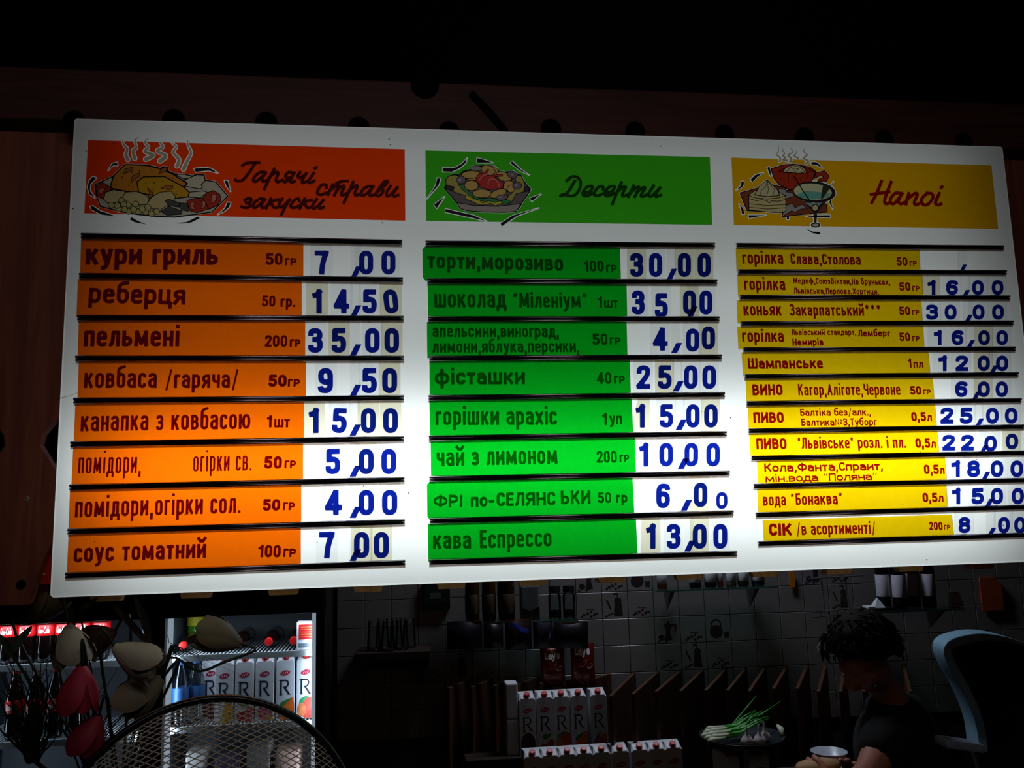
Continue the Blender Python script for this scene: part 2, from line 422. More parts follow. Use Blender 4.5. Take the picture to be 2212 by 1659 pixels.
def text_shape(txt, width, cap, weight=.16, gap=.09):
    """verts (x,y) and tris of a line of text that is `width` wide"""
    g = gap * cap
    Ws = 0.0; fix = 0.0
    for i, ch in enumerate(txt):
        if ch == ' ': Ws += .26 * cap
        else:
            Ws += (LOW[ch] if (ch in LOW and ch not in CAP) else CAP[ch])[0] * cap
        if i < len(txt) - 1: fix += g
    sx = max(.3, (width - fix) / Ws)
    hw = min(weight, .185 * sx) * cap / 2      # condensed lines get thinner strokes
    x = 0.0; V = []; F = []
    for ch in txt:
        if ch == ' ': x += .26 * cap * sx + g; continue
        wd = (LOW[ch] if (ch in LOW and ch not in CAP) else CAP[ch])[0] * cap * sx
        v, f = glyph(ch, cap, hw, sx); n = len(V)
        V += [(a + x, b) for a, b in v]; F += [tuple(i + n for i in t) for t in f]
        x += wd + g
    return V, F

# ================================================================== MENU LIGHT BOX
WS[0] = True
CROP = {'A': (140, 240, 2.9105), 'B': (100, 680, 2.676), 'C': (890, 300, 3.1155), 'D': (890, 680, 2.7644), 'E': (1560, 300, 3.3926), 'F': (1560, 740, 3.3175),
        'G': (180, 285, 6.506), 'H': (900, 320, 7.373), 'I': (1570, 305, 7.9), 'S': (500, 330, 5.821), 'T': (1150, 340, 6.32)}
def cp(c, x, y):
    a = CROP[c]; return (a[0] + x / a[2], a[1] + y / a[2])
def csg(c, x, y): return sg(*cp(c, x, y))

board = thing('menu_lightbox', 'white backlit menu board with orange, green and yellow price strips above the bar', 'menu board', (SIGN_W / 2, 0.08, SIGN_TOP - SIGN_H))

def acrylic():
    m, nt, out = newmat('white opal acrylic'); N = nt.nodes; L = nt.links
    tl = N.new('ShaderNodeBsdfTranslucent'); df = N.new('ShaderNodeBsdfPrincipled')
    tc = N.new('ShaderNodeTexCoord')
    nz = N.new('ShaderNodeTexNoise'); nz.inputs['Scale'].default_value = 3.0; nz.inputs['Detail'].default_value = 5
    cr = N.new('ShaderNodeValToRGB'); cr.color_ramp.elements[0].color = (.80, .82, .80, 1); cr.color_ramp.elements[1].color = (.90, .90, .90, 1)
    vo = N.new('ShaderNodeTexVoronoi'); vo.inputs['Scale'].default_value = 26.0           # fly specks
    gt = N.new('ShaderNodeMath'); gt.operation = 'GREATER_THAN'; gt.inputs[1].default_value = .036
    n2 = N.new('ShaderNodeTexNoise'); n2.inputs['Scale'].default_value = 2.2
    g2 = N.new('ShaderNodeMath'); g2.operation = 'LESS_THAN'; g2.inputs[1].default_value = .52
    mxm = N.new('ShaderNodeMath'); mxm.operation = 'MAXIMUM'
    mul = N.new('ShaderNodeMixRGB'); mul.inputs[1].default_value = (.08, .05, .04, 1)
    for q in (nz, vo, n2): L.new(tc.outputs['Object'], q.inputs['Vector'])
    L.new(nz.outputs['Fac'], cr.inputs[0]); L.new(vo.outputs['Distance'], gt.inputs[0]); L.new(n2.outputs['Fac'], g2.inputs[0])
    L.new(gt.outputs[0], mxm.inputs[0]); L.new(g2.outputs[0], mxm.inputs[1]); L.new(mxm.outputs[0], mul.inputs[0]); L.new(cr.outputs[0], mul.inputs[2])
    L.new(mul.outputs[0], tl.inputs[0]); L.new(mul.outputs[0], df.inputs['Base Color']); df.inputs['Roughness'].default_value = .35
    mx = N.new('ShaderNodeMixShader'); mx.inputs[0].default_value = .22
    L.new(tl.outputs[0], mx.inputs[1]); L.new(df.outputs[0], mx.inputs[2]); L.new(mx.outputs[0], out.inputs[0])
    return m
ACR = acrylic()
def acrylic_edge():
    m, nt, out = newmat('dull acrylic edge'); N = nt.nodes; L = nt.links
    tl = N.new('ShaderNodeBsdfTranslucent'); tl.inputs[0].default_value = (.66, .62, .54, 1)
    df = N.new('ShaderNodeBsdfPrincipled'); df.inputs['Roughness'].default_value = .5
    nz = N.new('ShaderNodeTexNoise'); nz.inputs['Scale'].default_value = 9
    cr = N.new('ShaderNodeValToRGB'); cr.color_ramp.elements[0].color = (.40, .40, .37, 1); cr.color_ramp.elements[1].color = (.52, .52, .49, 1)
    L.new(nz.outputs['Fac'], cr.inputs[0]); L.new(cr.outputs[0], df.inputs['Base Color'])
    mx = N.new('ShaderNodeMixShader'); mx.inputs[0].default_value = .35
    L.new(tl.outputs[0], mx.inputs[1]); L.new(df.outputs[0], mx.inputs[2]); L.new(mx.outputs[0], out.inputs[0])
    return m
ACE = acrylic_edge()
# opal tray: face with rounded corners and returned sides
def tray(x0, x1, z0, z1, r, depth):
    V = []; F = []; n = 5
    def ring(ins, y, rad):
        a = []
        for cx_, cz_, s in ((x1 - r, z1 - r, 0), (x0 + r, z1 - r, 1), (x0 + r, z0 + r, 2), (x1 - r, z0 + r, 3)):
            for k in range(n):
                t = (s + k / (n - 1)) * math.pi / 2; a.append((cx_ + rad * math.cos(t), y, cz_ + rad * math.sin(t)))
        return a
    prof = [(r - .004, 0.0), (r - .0012, .0006), (r, .004), (r, depth)]
    for rad, y in prof: V += ring(0, y, rad)
    m = 4 * n
    F.append(tuple(range(m)))
    for i in range(len(prof) - 1):
        for k in range(m): F.append((i * m + k, (i + 1) * m + k, (i + 1) * m + (k + 1) % m, i * m + (k + 1) % m))
    return V, F
V_, F_ = tray(0, SIGN_W, SIGN_TOP - SIGN_H, SIGN_TOP, .007, .13)
mesh_obj('front_panel', V_, F_, None, board, mats=[ACR, ACE], fmat=[0] * 41 + [1] * 20)
hb = MB(); z0_, z1_ = SIGN_TOP - SIGN_H, SIGN_TOP; t_ = .004
hb.box(.004, SIGN_W - .004, .146, .150, z0_ + .004, z1_ - .004)
hb.box(.012, .012 + t_, .128, .146, z0_ + .004, z1_ - .004); hb.box(SIGN_W - .012 - t_, SIGN_W - .012, .128, .146, z0_ + .004, z1_ - .004)
hb.box(.016, SIGN_W - .016, .128, .146, z0_ + .012, z0_ + .016); hb.box(.016, SIGN_W - .016, .128, .146, z1_ - .016, z1_ - .012)
hb.build('housing', pmat('white sheet metal', 'd8d8d4', .6), board)

def flat(name, V, F, mat, d, parent, xf=None):
    return mesh_obj(name, [(x, -d, z) for x, z in V], F, mat, parent)
def slab_poly(name, P_, d0, d1, mat, parent, edge=None):
    """thin sheet from 4 face corners, sign coordinates"""
    n = len(P_)
    V = [(x, -d1, z) for x, z in P_] + [(x, -d0, z) for x, z in P_]
    F = [tuple(range(n)), tuple(range(2 * n - 1, n - 1, -1))] + [(k, k + n, (k + 1) % n + n, (k + 1) % n) for k in range(n)]
    return mesh_obj(name, V, F, None, parent, mats=[mat, edge or mat], fmat=[0, 0] + [1] * n)
def text_line(c, txt, x0, x1, b0, b1, cap, weight=.165, gap=.085):
    p0 = csg(c, x0, b0); p1 = csg(c, x1, b1); q = csg(c, x0, b0 - cap)
    dx, dz = p1[0] - p0[0], p1[1] - p0[1]; wd = math.hypot(dx, dz); dx /= wd; dz /= wd
    ch = math.hypot(q[0] - p0[0], q[1] - p0[1])
    V, F = text_shape(txt, wd, ch, weight, gap)
    return [(p0[0] + a * dx - b * dz, p0[1] + a * dz + b * dx) for a, b in V], F
def join(parts):
    V = []; F = []
    for v, f in parts:
        n = len(V); V += v; F += [tuple(i + n for i in t) for t in f]
    return V, F

# ---------------------------------------------------------------- rails
RAILS = [
 [((177.8, 513), (869, 527.5)), ((174, 599), (870.5, 608)), ((170, 689.5), (872, 691)), ((165.8, 777), (872.8, 777)), ((161.7, 868), (872.4, 862)),
  ((155.3, 962), (872.4, 950)), ((153.4, 1055), (874, 1038)), ((149.3, 1150), (874.7, 1129)), ((144, 1245), (875.4, 1217))],
 [((919, 529), (1541.6, 533)), ((922.7, 610), (1546.7, 612)), ((924, 692), (1551.5, 692)), ((927, 777), (1556.7, 774)), ((925.5, 862), (1563, 855)),
  ((926, 949), (1567, 939)), ((927, 1036.5), (1573.7, 1024)), ((928, 1127), (1581.7, 1110)), ((927, 1216), (1589, 1197))],
 [((1588.6, 533), (2164, 538)), ((1591.5, 590), (2169.6, 591.5)), ((1595.4, 645), (2177, 645.6)), ((1598, 702), (2184, 700)), ((1603, 758), (2189, 756)),
  ((1606, 816), (2195, 811)), ((1610, 874), (2201.5, 867)), ((1614, 933), (2208, 924)), ((1620, 992), (2214, 980)), ((1625, 1052), (2221, 1038.8)),
  ((1630, 1114), (2228, 1096.5)), ((1635, 1176), (2234, 1156.3))]]
RAILM = pmat('dark bronze rail', (.40, .35, .39), .22, 1.0, .2, 40)
LIPM = film('rail lip', (.34, .27, .23), 2, .10)
PROF = [(-.0042, .0010)]
for c0_, r0_ in ((-.0020, .0023), (.0040, .0033)):
    PROF += [(c0_ - r0_ * math.cos(t * math.pi / 8), .0030 + r0_ * 1.15 * math.sin(t * math.pi / 8)) for t in range(9)]
PROF += [(.0074, .0010)]
def rail(p, q, parent, k=1.0):
    a = sg(*p); b = sg(*q); L = math.hypot(b[0] - a[0], b[1] - a[1]); ux, uz = (b[0] - a[0]) / L, (b[1] - a[1]) / L
    V = []
    for e in (a, b):
        for z, d in PROF: V.append((e[0] - uz * z * k, -d - .0022, e[1] + ux * z * k))
    n = len(PROF); F = [tuple(range(n - 1, -1, -1)), tuple(range(n, 2 * n))]
    for i in range(n): F.append((i, (i + 1) % n, n + (i + 1) % n, n + i))
    o = mesh_obj('rail', V, F, RAILM, parent)
    for pg in o.data.polygons: pg.use_smooth = len(pg.vertices) == 4
    # thin see-through brown lip along the lower edge
    V = []
    for e in (a, b):
        for z, d in ((-.0030, .0036), (-.0074, .0036), (-.0074, .0046), (-.0030, .0046)): V.append((e[0] - uz * z * k, -d, e[1] + ux * z * k))
    mesh_obj('rail_lip', V, [(0, 1, 5, 4), (2, 3, 7, 6), (1, 2, 6, 5), (0, 3, 2, 1), (4, 5, 6, 7)], LIPM, o)
for c_, col in enumerate(RAILS):
    for p, q in col: rail(p, q, board, 1.0 if c_ < 2 else .92)

# ---------------------------------------------------------------- name strips
ORANGE = film('orange strip', (.92, .142, .001), 2, .02); GREEN = film('green strip', (.001, .38, .012), 2, .02); YELLOW = film('yellow strip', (.82, .53, .001), 2, .02)
INK = [film('maroon ink', (.16, .003, .6), 1, .05), film('dark green ink', (.10, .20, .05), 1, .05), film('red ink', (.34, .006, .3), 1, .05)]
EDGE = film('strip edge', (.45, .30, .20), 1, .1)
STRIPX = [
 [(176, 173.7, 655.4, 655.4), (169, 166, 652, 652), (171, 168.4, 659.4, 659.4), (171, 168, 661, 661), (163.5, 160, 657, 657), (159, 155, 655, 655), (152, 148.6, 651, 651), (149, 145, 650, 650)],
 [(912.5, 913, 1338.7, 1341), (923.7, 924.5, 1353, 1354.5), (922, 923, 1353, 1355), (927.6, 928, 1359.5, 1362.4), (927.6, 928.5, 1364, 1367.5), (930, 931, 1371, 1373.6), (922, 923, 1365.7, 1370), (924, 925, 1373, 1377)],
 [(1589, 1590.6, 1985, 1987.4), (1592.4, 1594, 1991, 1993.3), (1591, 1593, 1989, 1992), (1592, 1594.8, 1993, 1996), (1601.6, 1604.6, 2004, 2009), (1610, 1612, 2013.7, 2017.6), (1615, 1616.7, 2018.8, 2023), (1618, 1621, 2023.6, 2028), (1634, 1637.5, 2040, 2044.7), (1634.8, 1637.8, 2043, 2047), (1646.8, 1649.8, 2055, 2059.8)]]
def rail_y(c, i, x):
    p, q = RAILS[c][i]; return p[1] + (x - p[0]) / (q[0] - p[0]) * (q[1] - p[1])
g_ = lambda s, c, x0, x1, b, cap: [(c, s, x0, x1, b, b, cap)]
def amount(c, num, x0, x1, b, cap, unit, u0, u1, ub, ucap):
    return [(c, num, x0, x1, b, b, cap), (c, unit, u0, u1, ub, ub, ucap)]
NAMES = [
 [[('A', 'кури гриль', 133, 965, 968, 970, 135)] + amount('A', '50', 1265, 1370, 970, 75, 'ГР', 1385, 1458, 972, 46),
  [('A', 'реберця', 150, 758, 1208, 1220, 128), ('A', '50 гр.', 1240, 1450, 1230, 1234, 70)],
  [('B', 'пельмені', 218, 770, 185, 185, 123)] + amount('B', '200', 1265, 1393, 187, 68, 'ГР', 1408, 1470, 188, 46),
  [('B', 'ковбаса', 220, 640, 425, 424, 118), ('B', '/гаряча/', 688, 1112, 425, 424, 106)] + amount('B', '50', 1285, 1390, 417, 70, 'ГР', 1397, 1467, 417, 46),
  [('B', 'канапка з ковбасою', 200, 1180, 675, 660, 118)] + amount('B', '1', 1275, 1305, 652, 70, 'ШТ', 1318, 1408, 652, 48),
  [('B', 'помідори,', 185, 548, 918, 914, 124), ('B', 'огірки св.', 850, 1188, 906, 900, 116)] + amount('B', '50', 1260, 1362, 890, 72, 'ГР', 1377, 1444, 888, 46),
  [('B', 'помідори,огірки сол.', 167, 1125, 1172, 1146, 120)] + amount('B', '50', 1252, 1352, 1133, 68, 'ГР', 1368, 1438, 1130, 46),
  [('B', 'соус томатний', 160, 925, 1432, 1405, 112)] + amount('B', '100', 1225, 1355, 1402, 72, 'ГР', 1370, 1444, 1400, 50)],
 [[('C', 'торти,морозиво', 103, 1017, 873, 892, 110)] + amount('C', '100', 1158, 1290, 896, 75, 'ГР', 1305, 1378, 900, 50),
  [('C', 'шоколад', 150, 632, 1138, 1138, 124), ('C', '“Міленіум”', 675, 1180, 1138, 1138, 100)] + amount('C', '1', 1250, 1280, 1138, 74, 'ШТ', 1292, 1386, 1138, 50),
  [('D', 'апельсини,виноград,', 122, 876, 135, 136, 76), ('D', 'лимони,яблука,персики,', 122, 998, 228, 225, 76)] + amount('D', '50', 1078, 1167, 182, 70, 'ГР', 1180, 1245, 180, 45),
  [('D', 'фісташки', 135, 674, 418, 416, 97)] + amount('D', '40', 1103, 1190, 414, 70, 'ГР', 1205, 1270, 412, 46),
  [('D', 'горішки арахіс', 140, 865, 660, 658, 110)] + amount('D', '1', 1135, 1165, 660, 72, 'уп', 1178, 1252, 655, 70),
  [('D', 'чай з лимоном', 147, 868, 905, 890, 110)] + amount('D', '200', 1102, 1222, 884, 70, 'ГР', 1238, 1295, 880, 45),
  [('D', 'ФРІ', 128, 303, 1150, 1150, 76), ('D', 'по-', 350, 490, 1148, 1146, 82), ('D', 'СЕЛЯНС', 505, 855, 1144, 1138, 82), ('D', 'ЬКИ', 888, 1065, 1133, 1130, 82), ('D', '50 гр', 1110, 1285, 1125, 1122, 64)],
  [('D', 'кава', 125, 352, 1399, 1397, 110), ('D', 'Еспрессо', 405, 833, 1395, 1383, 110)]],
 [[('E', 'горілка', 147, 446, 918, 919, 92), ('E', 'Слава,Столова', 500, 1013, 920, 926, 78)] + amount('E', '50', 1277, 1356, 932, 62, 'ГР', 1370, 1424, 934, 38),
  [('E', 'горілка', 160, 460, 1110, 1111, 92), ('E', 'Медоф,СоюзВіктан,На бруньках,', 517, 1227, 1063, 1073, 45), ('E', 'Львівська,Перлова,Хортиця,', 522, 1145, 1136, 1143, 44)] + amount('E', '50', 1296, 1377, 1115, 62, 'ГР', 1390, 1444, 1117, 38),
  [('E', 'коньяк', 155, 433, 1298, 1298, 94), ('E', 'Закарпатський', 495, 1037, 1298, 1299, 85), ('E', '***', 1043, 1162, 1298, 1299, 85)] + amount('E', '50', 1296, 1375, 1293, 62, 'ГР', 1388, 1442, 1293, 38),
  [('E', 'горілка', 145, 450, 1490, 1491, 92), ('E', 'Львівський стандарт,', 505, 978, 1440, 1440, 43), ('E', 'Лемберг', 993, 1228, 1450, 1450, 50), ('E', 'Немирів', 513, 740, 1518, 1516, 52)] + amount('E', '50', 1297, 1375, 1484, 62, 'ГР', 1390, 1444, 1484, 38),
  [('F', 'Шампанське', 183, 720, 190, 187, 78)] + amount('F', '1', 1330, 1355, 183, 68, 'пл', 1368, 1438, 183, 57),
  [('F', 'ВИНО', 215, 432, 380, 379, 80), ('F', 'Кагор,Аліготе,Червоне', 543, 1275, 380, 377, 82)] + amount('F', '50', 1345, 1423, 375, 62, 'ГР', 1437, 1492, 373, 36),
  [('F', 'ПИВО', 222, 440, 578, 576, 78), ('F', 'Балтіка без/алк.,', 557, 1062, 527, 524, 52), ('F', 'Балтика№3,Туборг', 565, 1105, 598, 594, 52)] + amount('F', '0,5', 1353, 1458, 565, 66, 'л', 1465, 1500, 565, 60),
  [('F', 'ПИВО', 243, 460, 767, 765, 80), ('F', '"Львівське" розл. і пл.', 540, 1315, 762, 755, 82)] + amount('F', '0,5', 1382, 1488, 755, 68, 'л', 1493, 1528, 755, 60),
  [('F', 'Кола,Фанта,Спраит,', 300, 1150, 928, 915, 62), ('F', 'мін.вода “Поляна”', 307, 1113, 1002, 985, 56)] + amount('F', '0,5', 1443, 1550, 943, 68, 'л', 1555, 1590, 943, 60),
  [('F', 'вода', 290, 455, 1170, 1168, 88), ('F', '“Бонаква”', 488, 862, 1166, 1160, 86)] + amount('F', '0,5', 1433, 1540, 1145, 68, 'л', 1545, 1582, 1143, 60),
  [('F', 'СІК', 333, 497, 1385, 1383, 88), ('F', '/в асортименті/', 530, 1098, 1380, 1370, 88)] + amount('F', '200', 1480, 1575, 1343, 58, 'ГР', 1585, 1630, 1340, 34)]]
COLN = ['orange', 'green', 'yellow']
for c_ in range(3):
    for i, (lt, lb, rt, rb) in enumerate(STRIPX[c_]):
        yt = lambda x: rail_y(c_, i, x) + 4
        yb = lambda x: rail_y(c_, i + 1, x) - 3
        if c_ == 2 and i == 10: yt = lambda x: rail_y(c_, i, x) + 10
        quad = [sg(lt, yt(lt)), sg(lb, yb(lb)), sg(rb, yb(rb)), sg(rt, yt(rt))]
        if c_ == 1 and i in (0, 6):     # clipped corners
            quad = [sg(lt + 6, yt(lt) + 0), sg(lt, yt(lt) + 6), sg(lb, yb(lb) - 8), sg(lb + 6, yb(lb)), sg(rb, yb(rb)), sg(rt, yt(rt))]
        st = slab_poly('name_strip', quad, .0008, .0020, (ORANGE, GREEN, YELLOW)[c_], board, EDGE)
        first = NAMES[c_][i][0][1]
        st['label'] = '%s name strip lettered %s' % (COLN[c_], first.lower())
        for (cc, tx, x0, x1, b0, b1, cap) in NAMES[c_][i]:
            wgt = .18
            if tx in ('ГР', 'ШТ'): wgt = .25
            elif tx in ('50', '100', '200', '1', '40', '0,5'): wgt = .255
            elif tx in ('50 гр.', '50 гр'): wgt = .21
            elif tx in ('Лемберг', 'Немирів'): wgt = .22
            elif cap < 60 and c_ == 2: wgt = .19
            elif tx in ('кури гриль', 'торти,морозиво', 'фісташки', 'соус томатний'): wgt = .20
            elif tx in ('ВИНО', 'ПИВО', 'СІК', 'ФРІ', 'СЕЛЯНС', 'ЬКИ', 'по-'): wgt = .25 if c_ == 2 else .21
            elif c_ == 2 and cap < 90: wgt = .205
            elif tx in ('помідори,', 'огірки св.', 'помідори,огірки сол.', 'канапка з ковбасою'): wgt = .15
            V, F = text_line(cc, tx, x0, x1, b0, b1, cap, wgt)
            flat('lettering', V, F, INK[c_], .0024, st)

# ---------------------------------------------------------------- price cards
BLUE = film('blue numerals', (.003, .012, .26), 1, .05)
CARD = [film('clear card', (.975, .985, .99), 2, .012), film('yellowed card', (.84, .80, .62), 2, .02)]
CEDGE = film('card edge', (.55, .52, .48), 1, .1)
# crop, row, y top, y bottom, digits: (char, x centre[, flags]); b = yellowed card, t.. = tilt in degrees, o.. = own y range
PR = [
 (0, 0, 'A', 880, 1030, .59, '7:1615 ,:1830 0:1895 0:2035'), (0, 1, 'A', 1123, 1275, .59, '1:1588:b 4:1740 ,:1828 5:1917 0:2050:bt7'),
 (0, 2, 'B', 78, 222, .59, '3:1557 5:1692:b ,:1785 0:1885 0:1997:b'), (0, 3, 'B', 308, 455, .59, '9:1615 ,:1785 5:1868 0:1985:b'),
 (0, 4, 'B', 540, 685, .59, '1:1548:b 5:1696:t-3 ,:1783 0:1862:b 0:1990:b'), (0, 5, 'B', 775, 922, .59, '5:1658 ,:1783 0:1850:b 0:1980'),
 (0, 6, 'B', 1012, 1160, .60, '4:1660 ,:1783 0:1850 0:1985'), (0, 7, 'B', 1255, 1408, .58, '7:1622 ,:1783 0:1823:b 0:1937:b'),
 (1, 0, 'C', 770, 932, .55, '3:1510:b 0:1637 ,:1742 0:1830:b 0:1963:b'), (1, 1, 'C', 1022, 1185, .54, '3:1520 5:1675:o20 ,:1880 0:1865:b 0:1975'),
 (1, 2, 'D', 78, 216, .58, '4:1480 ,:1573 0:1673:o6 0:1767:bo-7'), (1, 3, 'D', 303, 445, .58, '2:1380 5:1507:b ,:1583 0:1662 0:1772'),
 (1, 4, 'D', 535, 675, .58, '1:1362:b 5:1517 ,:1600 0:1675 0:1782:b'), (1, 5, 'D', 765, 907, .58, '1:1383 0:1515 ,:1613 0:1665 0:1795'),
 (1, 6, 'D', 1008, 1155, .56, '6:1497 ,:1632 0:1720:bo-6 0:1847:s'), (1, 7, 'D', 1248, 1398, .56, '1:1425:b 3:1560 ,:1652 0:1715:b 0:1838'),
 (2, 0, 'E', 855, 960, .8, ',:1757'), (2, 1, 'E', 1038, 1147, .8, '1:1530:b 6:1678 ,:1777 0:1868 0:2012'),
 (2, 2, 'E', 1217, 1328, .8, '3:1533 0:1668 ,:1797 0:1873 0:2015'), (2, 3, 'E', 1405, 1514, .8, '1:1575 6:1718 ,:1812 0:1913:b 0:2045'),
 (2, 4, 'F', 95, 207, .8, '1:1575 2:1712 0:1868:b ,:1938 0:2000'), (2, 5, 'F', 280, 392, .8, '6:1707 ,:1812 0:1868:b 0:1997'),
 (2, 6, 'F', 468, 584, .8, '2:1605 5:1743 ,:1835 0:1930 0:2065'), (2, 7, 'F', 662, 776, .8, '2:1618 2:1752 ,:1865 0:1917:o6 0:2070:bo-9'),
 (2, 8, 'F', 846, 966, .78, '1:1668 8:1795 ,:1880 0:1963 0:2105'), (2, 9, 'F', 1042, 1160, .76, '1:1672 5:1825 ,:1905 0:1963 0:2112'),
 (2, 10, 'F', 1250, 1366, .74, '8:1730 ,:1922 0:2012 0:2128')]
NROW = [8, 8, 11]
for c_, i, cc, yt, yb, ar, spec in PR:
    items = spec.split()
    xs = [float(t.split(':')[1]) for t in items]
    pitch = {'A': 145, 'B': 130, 'C': 132, 'D': 118, 'E': 142, 'F': 140}[cc]
    for k, t in enumerate(items):
        q = t.split(':'); ch = q[0]; x = float(q[1]); fl = q[2] if len(q) > 2 else ''
        tilt = float(fl.split('t')[1]) if 't' in fl else 0.0
        off = float(fl.split('o')[1]) if 'o' in fl else 0.0
        small = 's' in fl; beige = 'b' in fl
        wd = pitch * (.46 if ch == ',' else .96)
        px0, _ = cp(cc, x - wd / 2, 0); px1, _ = cp(cc, x + wd / 2, 0)
        dpt = .0008 + (.0004 if k % 2 else 0) + (.0003 if ch == ',' else 0)
        lean = .0025 * (px0 - 800) / 25
        quad = []
        for (a, top) in ((px0, True), (px0, False), (px1, False), (px1, True)):
            yy = rail_y(c_, i, a) + 4 if top else rail_y(c_, i + 1, a) - 3
            quad.append(sg(a + (-lean if top else lean), yy))
        # keep the card off the name strip
        rt, rb = STRIPX[c_][i][2:]
        quad[0] = (max(quad[0][0], sg(rt + 1, 600)[0]), quad[0][1]) if quad[0][0] < sg(rt, cp(cc, 0, yt)[1])[0] else quad[0]
        card = slab_poly('price_card', quad, dpt, dpt + .0004, CARD[1 if beige else 0], board, CEDGE)
        if ch == ',':
            h_ = (yb - yt); b = yb + .02 * h_
            s_ = {'E': .92, 'F': .92}.get(cc, 1.0)
            if c_ == 2 and i == 0: s_ = .8
            if c_ == 2 and i == 4: b = yb - 2
            pts = [(x - 30 * s_, b + 12), (x + 6 * s_, b + 12), (x + 38 * s_, b - .36 * h_), (x + 2 * s_, b - .36 * h_)]
            P_ = [csg(cc, *p) for p in pts]
            flat('numeral', P_, [(0, 1, 2, 3)], BLUE, .0033, card)
        else:
            a_, b_ = yt + off, yb + off
            if small: a_ = yb - .68 * (yb - yt) + 4; b_ = yb + 5
            p0 = csg(cc, x, b_); p1 = csg(cc, x, a_)
            H_ = math.hypot(p1[0] - p0[0], p1[1] - p0[1]); pxm = abs(csg(cc, x + 10, b_)[0] - csg(cc, x, b_)[0]) / 10
            W_ = (b_ - a_) * ar * pxm * (1.2 if small else 1.0)
            if ch == '1': W_ *= .70
            if ch == '4': W_ *= 1.06
            wgt = .215 if c_ < 2 else .26
            hw = wgt * H_ / 2
            v, f = glyph(ch, H_, hw, W_ / (CAP[ch][0] * H_))
            sh = (p1[0] - p0[0]) / H_; ct, s2 = math.cos(R(tilt)), math.sin(R(tilt))
            V = []
            for a, b in v:
                a -= W_ / 2; b2 = b - H_ / 2; a, b2 = a * ct - b2 * s2, a * s2 + b2 * ct; b = b2 + H_ / 2
                V.append((p0[0] + a + sh * b, p0[1] + b))
            flat('numeral', V, f, BLUE, .0028, card)

